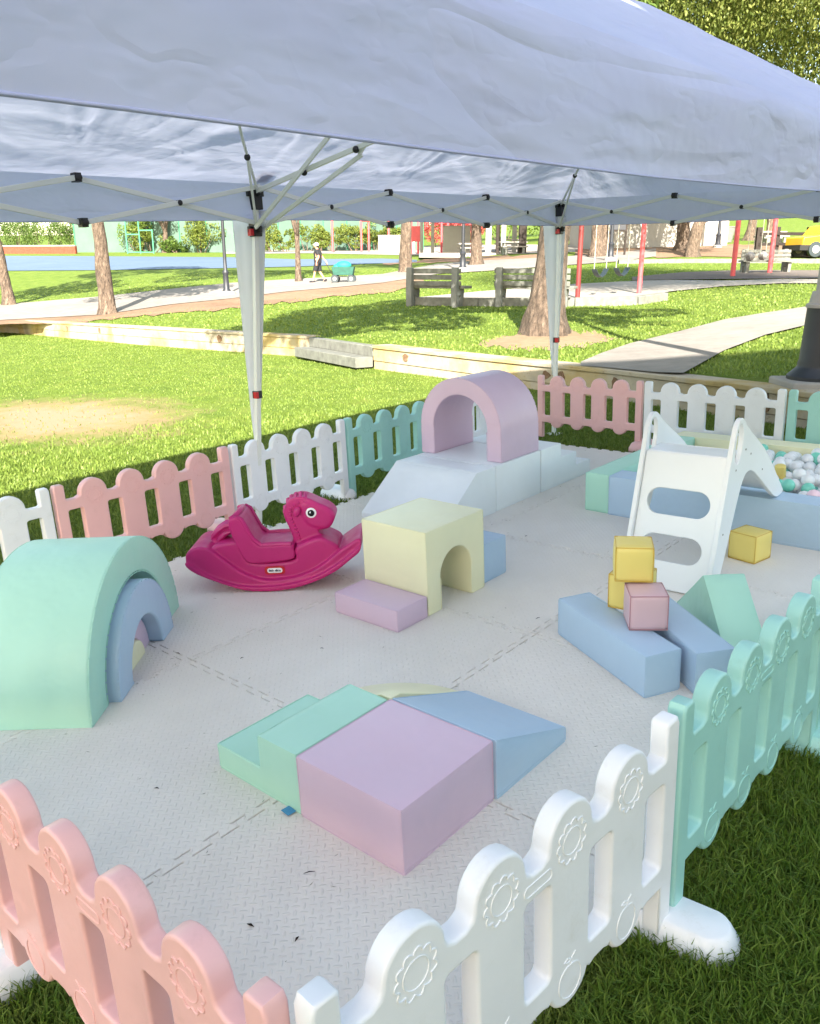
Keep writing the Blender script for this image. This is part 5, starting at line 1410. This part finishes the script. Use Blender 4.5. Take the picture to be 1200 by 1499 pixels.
# wheeled cart and person walking
def person(X):
    t = thing('person', X, 'person in white cap, black shirt and black shorts walking left, pulling a cart', 'person')
    J = {'pel': (0, 0, .93), 'sp': (0.01, 0, 1.12), 'ch': (0.0, 0, 1.33), 'nk': (-.01, 0, 1.47), 'hb': (-.03, 0, 1.56), 'ht': (-.04, 0, 1.70),
         'hl': (0, -.09, .90), 'kl': (-.13, -.10, .50), 'al': (-.22, -.10, .09), 'tl': (-.36, -.11, .03),
         'hr': (0, .09, .90), 'kr': (.06, .10, .49), 'ar': (.30, .10, .13), 'tr': (.20, .10, .03),
         'sl': (0, -.19, 1.40), 'el': (.09, -.25, 1.13), 'wl': (-.02, -.27, .91),
         'sr': (0, .19, 1.40), 'er': (.16, .24, 1.16), 'wr': (.34, .22, .95)}
    rad = dict(pel=.15, sp=.135, ch=.15, nk=.055, hb=.085, ht=.075, hl=.10, kl=.06, al=.04, tl=.035, hr=.10, kr=.06, ar=.04, tr=.035, sl=.07, el=.045, wl=.028, sr=.07, er=.045, wr=.028)
    E_ = [('pel', 'sp'), ('sp', 'ch'), ('ch', 'nk'), ('nk', 'hb'), ('hb', 'ht'), ('pel', 'hl'), ('hl', 'kl'), ('kl', 'al'), ('al', 'tl'), ('pel', 'hr'), ('hr', 'kr'), ('kr', 'ar'), ('ar', 'tr'), ('ch', 'sl'), ('sl', 'el'), ('el', 'wl'), ('ch', 'sr'), ('sr', 'er'), ('er', 'wr')]
    # five fingers on each hand
    for s, wz in (('l', (-.02, -.27, .91)), ('r', (.34, .22, .95))):
        pal = (wz[0]+(.0 if s == 'l' else .05), wz[1], wz[2]-.07); J['p'+s] = pal; rad['p'+s] = .026; E_.append(('w'+s, 'p'+s))
        for k in range(4):
            a = 'f%s%d' % (s, k); J[a] = (pal[0]+(k-1.5)*.018, pal[1]+.005, pal[2]-.05); rad[a] = .009; J[a+'e'] = (pal[0]+(k-1.5)*.018-.01, pal[1]+.02, pal[2]-.085); rad[a+'e'] = .008
            E_ += [('p'+s, a), (a, a+'e')]
        a = 'th'+s; J[a] = (pal[0]-.04, pal[1]+.01, pal[2]-.02); rad[a] = .010; E_.append(('p'+s, a))
    ks = list(J); me = bpy.data.meshes.new('body'); me.from_pydata([J[k] for k in ks], [(ks.index(a), ks.index(b)) for a, b in E_], [])
    me.materials.append(M['skin'])
    o = link('body', me, t); sk = o.modifiers.new('skin', 'SKIN')
    for k, v in zip(ks, me.skin_vertices[0].data if me.skin_vertices else []): v.radius = (rad[k], rad[k]); v.use_root = (k == 'pel')
    if not me.skin_vertices:
        bpy.context.view_layer.objects.active = o
    o.modifiers.new('sub', 'SUBSURF').levels = 1; o.modifiers[-1].render_levels = 2
    # head details
    mb = MB(); mb.ball((-.045, 0, 1.63), .1, 16, 12, (1.0, .82, 1.2)); hd = link('head', mb.mesh('head', M['skin']), t)
    mb = MB(); mb.ball((-.145, 0, 1.62), .018, 8, 6, (1, .7, 1.3)); link('nose', mb.mesh('nose', M['skin']), hd)
    for s in (-1, 1):
        mb = MB(); mb.ball((-.13, s*.034, 1.645), .011, 8, 6); link('eye', mb.mesh('eye', M['eye_black']), hd)
        mb = MB(); mb.ball((-.035, s*.084, 1.63), .022, 8, 6, (.8, .4, 1.3)); link('ear', mb.mesh('ear', M['skin']), hd)
    mb = MB(); mb.tube([(-.138, -.022, 1.588), (-.142, 0, 1.586), (-.138, .022, 1.588)], .005, 6); link('mouth', mb.mesh('mouth', M['red']), hd)
    mb = MB(); mb.ball((-.02, 0, 1.62), .103, 14, 10, (.9, .86, 1.08)); link('hair', mb.mesh('hair', M['cloth_black']), t)
    mb = MB(); mb.ball((-.04, 0, 1.68), .112, 16, 10, (1.05, .92, .78)); mb.lathe([(.02, 0), (.115, .0), (.12, .008), (.02, .014)], 20, X=T(-.13, 0, 1.665) @ Matrix.Diagonal((.95, .75, 1, 1))); link('cap', mb.mesh('cap', M['cap']), t)
    mb = MB(); mb.tube([(0, 0, .92), (0, 0, 1.0), (.005, 0, 1.15), (0, 0, 1.33), (0, 0, 1.42), (-.005, 0, 1.475)], [.175, .18, .17, .195, .15, .075], 16, flat=.85)
    mb.tube([(0, -.14, 1.41), (.01, -.2, 1.37), (.06, -.24, 1.22)], [.085, .085, .075], 10); mb.tube([(0, .14, 1.41), (.04, .2, 1.37), (.11, .23, 1.25)], [.085, .085, .075], 10)
    link('shirt', mb.mesh('shirt', M['cloth_black']), t)
    mb = MB(); mb.tube([(0, 0, 1.0), (0, 0, .9), (0, -.02, .84)], [.17, .175, .15], 14)
    mb.tube([(0, -.08, .92), (-.07, -.1, .72), (-.125, -.10, .53)], [.12, .118, .105], 12); mb.tube([(0, .08, .92), (.03, .1, .72), (.06, .10, .52)], [.12, .118, .105], 12)
    link('shorts', mb.mesh('shorts', M['cloth_black']), t)
    for (ax_, ay_, tx_, ty_, az, tz) in ((-.20, -.10, -.40, -.11, .05, .045), (.33, .10, .22, .10, .13, .04)):
        mb = MB(); mb.tube([(ax_+.05, ay_, az), (ax_, ay_, az), ((ax_+tx_)/2, ty_, (az+tz)/2), (tx_, ty_, tz)], [.04, .055, .05, .03], 10); link('shoe', mb.mesh('shoe', M['cloth_black']), t)
    return t
bpy_person = person(bg(466, v=414, a=-.05) @ Matrix.Scale(.88, 4))
def fix_skin(o, rad_, pel):
    pass
ct = thing('garden_cart', bg(503, v=414, a=-.05) @ Matrix.Scale(.9, 4), 'teal loaded garden cart rolling behind the walking person', 'cart')
mb = MB(); mb.prism([(-.42, .32), (.42, .32), (.50, .68), (-.50, .68)], -.26, .26, axis='y'); o = link('tub', mb.mesh('tub', M['darkgreen']), ct); bev(o, .02, 2)
mb = MB(); mb.ball((.02, 0, .74), .30, 14, 10, (1.15, .8, .62)); mb.ball((-.28, 0, .68), .17, 12, 8, (1, .9, .7)); link('load', mb.mesh('load', M['teal']), ct)
mb = MB(); mb.bar((-.45, 0, .26), (.45, 0, .26), .4, .04); link('chassis', mb.mesh('chassis', M['black']), ct)
for x in (-.36, .36):
    for y in (-.27, .27):
        mb = MB(); mb.lathe([(.05, -.03), (.17, -.035), (.175, 0), (.17, .035), (.05, .03)], 18, X=T(x, y, .175) @ RX(math.pi/2)); w = link('wheel', mb.mesh('wheel', M['rubber']), ct)
        mb = MB(); mb.lathe([(.01, -.04), (.08, -.038), (.08, .038), (.01, .04)], 12, X=T(x, y, .175) @ RX(math.pi/2)); link('rim', mb.mesh('rim', M['pole_grey']), w)
mb = MB(); mb.tube([(-.45, 0, .28), (-.66, .1, .62), (-.80, .2, .84)], .014, 8); link('handle', mb.mesh('handle', M['black']), ct)

# distant structures
def gframe(px, v, Y=None, a=0): return bg(px, v=v, a=a)
# green windscreen fence around the court end
def screen(px0, px1, v, h, n, label, col='windscreen'):
    a = on_ground(px0, v=v); b = on_ground(px1, v=v); t = thing('screen_fence', T(*a), label, 'fence', 'fences at the far end of the court')
    d = b-a
    mb = MB(); mb.bar(Vector((0, 0, h*.5)), d+Vector((0, 0, h*.5)), .06, h, up=(0, 0, 1)); link('windscreen', mb.mesh('windscreen', M[col]), t)
    nrm = Vector((d.y, -d.x, 0)).normalized()*.09
    for k in range(n+1):
        mb = MB(); p = d*(k/n)+nrm; mb.tube([p-Vector((0, 0, .2)), p+Vector((0, 0, h+.1))], .05, 8); link('post', mb.mesh('post', M['green_steel']), t)
    return t
screen(112, 345, 369.5, 5.4, 6, 'long pale green windscreen fence at the far end of the blue court')
screen(378, 620, 366.5, 5.4, 7, 'pale green windscreen fence behind the clipped bushes')
gt = thing('court_gate', bg(187, v=371.5, dz=0), 'green steel gate in the windscreen fence, right of the leaning trunk', 'gate')
for x in (-.0, 1.35, 2.7):
    mb = MB(); mb.bar((x, 0, 0), (x, 0, 3.9 if x < 2 else 2.4), .12, .12); link('gate_post', mb.mesh('gate_post', M['green_steel']), gt)
for x0, x1, z in ((0, 1.35, 3.8), (0, 1.35, 1.9), (1.35, 2.7, 2.3), (0, 2.7, .15)):
    mb = MB(); mb.bar((x0, 0, z), (x1, 0, z), .1, .12); link('gate_rail', mb.mesh('gate_rail', M['green_steel']), gt)
a = on_ground(-60, v=372); b = on_ground(112, v=371.5)
bw = thing('brick_wall', T(*a), 'low red brick wall in front of the thickets at the far left', 'wall'); d = b-a
mb = MB(); mb.bar(Vector((0, 0, .3)), d+Vector((0, 0, .3)), .4, .9); link('brickwork', mb.mesh('brickwork', M['brick']), bw)
mb = MB(); mb.bar(Vector((0, 0, .81)), d+Vector((0, 0, .81)), .5, .12); link('coping', mb.mesh('coping', M['concrete']), bw)
# picnic shelter: posts, roof, tables
sh = thing('picnic_shelter', bg(725, v=372), 'picnic shelter with pale columns behind the benches', 'shelter')
o0 = on_ground(725, v=372)
for px, v, m, w in ((617, 374, 'concrete', .26), (633, 374, 'concrete', .26), (714, 374, 'concrete', .40), (728, 371, 'timber_dark', .28), (736, 371, 'concrete', .34), (764, 371, 'timber_dark', .5), (752, 370, 'concrete_dark', .3)):
    p = on_ground(px, v=v)-o0; mb = MB(); mb.bar(p-Vector((0, 0, .2)), Vector((p.x, p.y, 4.2)), w, w, up=(0, 1, 0)); link('column', mb.mesh('column', M[m]), sh)
p = on_ground(617, v=374)-o0; q = on_ground(770, v=371)-o0
mb = MB(); mb.box(p.x-1, q.x+1, -1.5, 5, 4.2, 4.5); link('shelter_roof', mb.mesh('shelter_roof', M['roof_dark']), sh)
mb = MB(); mb.box(p.x-.3, q.x+.5, -1.6, 3, -.25, .06); link('slab', mb.mesh('slab', M['concrete']), sh)
def table(X, label):
    t = thing('picnic_table', X, label, 'picnic table', 'concrete picnic tables')
    mb = MB(); mb.box(-.95, .95, -.4, .4, .70, .80); o = link('table_top', mb.mesh('table_top', M['concrete']), t); bev(o, .01, 2)
    for y in (-.75, .75):
        mb = MB(); mb.box(-.9, .9, y-.15, y+.15, .40, .48); link('bench_seat', mb.mesh('bench_seat', M['concrete']), t)
    for x in (-.6, .6):
        mb = MB(); mb.box(x-.1, x+.1, -.3, .3, -.1, .70); mb.box(x-.08, x+.08, -.82, -.68, -.1, .4); mb.box(x-.08, x+.08, .68, .82, -.1, .4); link('pedestal', mb.mesh('pedestal', M['concrete_dark']), t)
table(bg(688, v=373, a=.1, dz=.05), 'concrete picnic table left of the pale tree trunk in the shelter')
table(bg(750, v=372, a=.1, dz=.05), 'concrete picnic table among the dark shelter posts')
table(bg(742, v=366, a=.1, dz=.05), 'concrete picnic table behind the first row, right of the pale column')
table(bg(1128, v=356, a=.1, dz=.02), 'concrete picnic table beyond the rail fence on the right')
# playground climbing set, red
pg = thing('play_structure', bg(650, v=372), 'coral and white climbing structure seen between the tree trunks', 'play structure'); o0 = on_ground(650, v=372)
for i, (px, v) in enumerate(((602, 372), (612, 372), (646, 371), (655, 371), (690, 371), (702, 371))):
    p = on_ground(px, v=v)-o0; mb = MB(); mb.tube([p-Vector((0, 0, .2)), Vector((p.x, p.y, p.z+3.9))], .1, 10); link('post', mb.mesh('post', M['coral']), pg)
p = on_ground(602, v=372)-o0; q = on_ground(612, v=372)-o0
mb = MB(); mb.box(p.x, q.x+.2, -.3, .3, 1.0, 2.2); o = link('climbing_panel', mb.mesh('climbing_panel', M['coral']), pg)
p = on_ground(646, v=371)-o0; q = on_ground(702, v=371)-o0
mb = MB(); mb.box(p.x, q.x, -.5, .9, 1.0, 1.12); link('deck', mb.mesh('deck', M['maroon']), pg)
for k in range(5):
    x = q.x-.3-k*.25; mb = MB(); mb.bar((x, -.5, 1.1), (x, -.5, 2.2), .06, .06); link('guard_rail', mb.mesh('guard_rail', M['coral']), pg)
# white blocks beside the playground
for i, (px, v, w, h, lab) in enumerate(((581, 371, 3.4, 1.6, 'low white masonry block left of the pale straight trunk'), (668, 372, 2.2, 2.2, 'white upright block between the pale trunk and the lamp post'))):
    t = thing('white_block', bg(px, v=v), lab, 'low wall', 'white blocks by the playground')
    mb = MB(); mb.box(-w/2, w/2, 0, .5, -.2, h-.1); link('block_body', mb.mesh('block_body', M['stucco']), t); mb = MB(); mb.box(-w/2-.04, w/2+.04, -.04, .54, h-.1, h); link('cap', mb.mesh('cap', M['concrete']), t)
# white building and sign
wbp = on_ground(865, v=366); wbq = on_ground(980, v=361)
wb = thing('park_building', T(*wbp), 'long white park building behind the swings', 'building'); d = wbq-wbp
mb = MB(); mb.prism([(0, 0), (d.x+4, d.y), (d.x+4, d.y+8), (0, 8)], -.5, 5.2); o = link('wall', mb.mesh('wall', M['stucco']), wb)
mb = MB(); mb.prism([(-.6, -.6), (d.x+4.6, d.y-.6), (d.x+4.6, d.y+8.6), (-.6, 8.6)], 5.2, 5.5); link('roof', mb.mesh('roof', M['roof_dark']), wb)
mb = MB(); mb.box(.2, 1.3, -.06, .02, .1, 2.3); link('door', mb.mesh('door', M['brick']), wb)
sg = thing('notice_board', bg(901, v=374), 'dark notice board on posts in front of the white building', 'sign')
mb = MB(); mb.box(-.55, .55, -.05, .05, 1.3, 2.6); link('board', mb.mesh('board', M['timber_dark']), sg)
mb = MB(); mb.box(-.45, .45, -.065, -.05, 1.4, 2.5); link('notice', mb.mesh('notice', M['pole_black']), sg)
for x in (-.5, .5):
    mb = MB(); mb.box(x-.05, x+.05, -.04, .06, -.2, 2.7); link('post', mb.mesh('post', M['timber_dark']), sg)
# litter bin
lb = thing('litter_bin', bg(1062, v=355), 'tapered grey litter bin on the dirt, right of a black lamp post', 'litter bin')
mb = MB(); mb.lathe([(.42, 0), (.62, 1.05), (.66, 1.08), (.66, 1.15), (.55, 1.15), (.4, .3)], 20); link('bin_body', mb.mesh('bin_body', M['timber_grey']), lb)
# rail fence on the right
def rail_fence(pxs, v, h, label):
    P = [on_ground(px, v=vv) for px, vv in zip(pxs, v)]
    t = thing('rail_fence', T(*P[0]), label, 'fence'); ix = P[0]
    for p in P:
        mb = MB(); mb.box(-.14, .14, -.14, .14, -.2, h+.15, X=T(*(p-ix))); link('post', mb.mesh('post', M['timber_dark']), t)
    for z in (h*.45, h*.85):
        for a, b in zip(P, P[1:]):
            mb = MB(); mb.bar(a-ix+Vector((0, -.16, z)), b-ix+Vector((0, -.16, z)), .08, .16); link('rail', mb.mesh('rail', M['timber_dark']), t)
rail_fence((1107, 1133, 1181, 1240), (375, 374, 375, 375), 1.35, 'dark timber post and rail fence behind the pale bench')
# yellow truck at the right edge
tk = thing('pickup_truck', bg(1216, v=377, a=.1), 'yellow pickup truck parked behind the rail fence at the right edge', 'truck')
mb = MB(); mb.prism([(-2.2, .45), (-2.15, 1.0), (-1.3, 1.1), (-.9, 1.6), (.4, 1.6), (.6, 1.1), (2.4, 1.05), (2.4, .45)], -.85, .85, axis='y'); o = link('body', mb.mesh('body', M['truck_yellow']), tk); bev(o, .05, 3)
mb = MB(); mb.prism([(-1.15, 1.13), (-.85, 1.52), (.32, 1.52), (.45, 1.13)], -.87, .87, axis='y'); link('window', mb.mesh('window', M['glass']), tk)
mb = MB(); mb.box(-2.3, 2.45, -.87, .87, .35, .62); link('bumper', mb.mesh('bumper', M['black']), tk)
for x in (-1.45, 1.5):
    for y in (-.8, .8):
        mb = MB(); mb.lathe([(.2, -.12), (.38, -.12), (.4, 0), (.38, .12), (.2, .12)], 20, X=T(x, y, .4) @ RX(math.pi/2)); w = link('wheel', mb.mesh('wheel', M['rubber']), tk)
        mb = MB(); mb.lathe([(.02, -.13), (.2, -.125), (.2, .125), (.02, .13)], 14, X=T(x, y, .4) @ RX(math.pi/2)); link('rim', mb.mesh('rim', M['pole_grey']), w)
# unseen block added behind the camera, roofline shaped to shade the play area
hb = thing('shade_caster_hall', T(1.2, -9.0, .0) , 'unseen cream hall block added behind the camera to shade the play area', 'building')
def XZpoly(): return [(-3.3, -1.5), (9.5, -1.5), (9.5, 12.2), (2.1, 11.6), (.5, 11.5), (.3, 9.9), (-3.3, 8.6)]
mb = MB(); mb.prism(XZpoly(), -7.5, 0, axis='y'); link('wall', mb.mesh('wall', M['stucco'], smooth=False), hb)
mb = MB()
for x in (-1.5, 1.5, 4.5, 7.5):
    for z in (1.2, 4.6):
        mb = MB(); mb.box(x-.7, x+.7, 0, .06, z, z+1.5); w = link('window', mb.mesh('window', M['glass']), hb)
        mb = MB(); mb.box(x-.8, x+.8, 0, .1, z-.12, z-.003); link('sill', mb.mesh('sill', M['concrete']), w)

# ------------------------------------------------------------------ light, sky, camera
AZ = R(-3.0); EL = R(31)
w = bpy.data.worlds.new('World'); C.world = w; w.use_nodes = True
nt = w.node_tree; sky = nt.nodes.new('ShaderNodeTexSky'); sky.sky_type = 'NISHITA'; sky.sun_disc = False
sky.sun_elevation = EL; sky.sun_rotation = math.pi+AZ*-1
sky.dust_density = 1.0; sky.ozone_density = 1.2
tint = nt.nodes.new('ShaderNodeMixRGB'); tint.blend_type = 'MULTIPLY'; tint.inputs[0].default_value = 1; tint.inputs[2].default_value = (1, .88, .70, 1)
nt.links.new(sky.outputs[0], tint.inputs[1]); nt.links.new(tint.outputs[0], nt.nodes['Background'].inputs[0]); nt.nodes['Background'].inputs[1].default_value = .122
ld = bpy.data.lights.new('sun', 'SUN'); ld.energy = 4.0; ld.angle = R(.5); ld.color = (1, .95, .86)
lo = bpy.data.objects.new('sun', ld); COL.objects.link(lo)
d = Vector((math.sin(AZ)*math.cos(EL), math.cos(AZ)*math.cos(EL), -math.sin(EL)))
lo.rotation_euler = d.to_track_quat('-Z', 'Y').to_euler(); lo.location = (0, -5, 20)
cd = bpy.data.cameras.new('camera'); cam = bpy.data.objects.new('camera', cd); COL.objects.link(cam)
cam.location = (0, 0, CAMH); cam.rotation_euler = (math.pi/2-PITCH, 0, 0)
cd.sensor_fit = 'VERTICAL'; cd.sensor_height = 24; cd.lens = F/1499*24; cd.clip_end = 2000; cd.clip_start = .05
C.camera = cam
C.view_settings.view_transform = 'Standard'; C.view_settings.look = 'None'; C.view_settings.gamma = 1
C.view_settings.exposure = 2.46
C.cycles.max_bounces = 6; C.cycles.diffuse_bounces = 4; C.cycles.transparent_max_bounces = 6
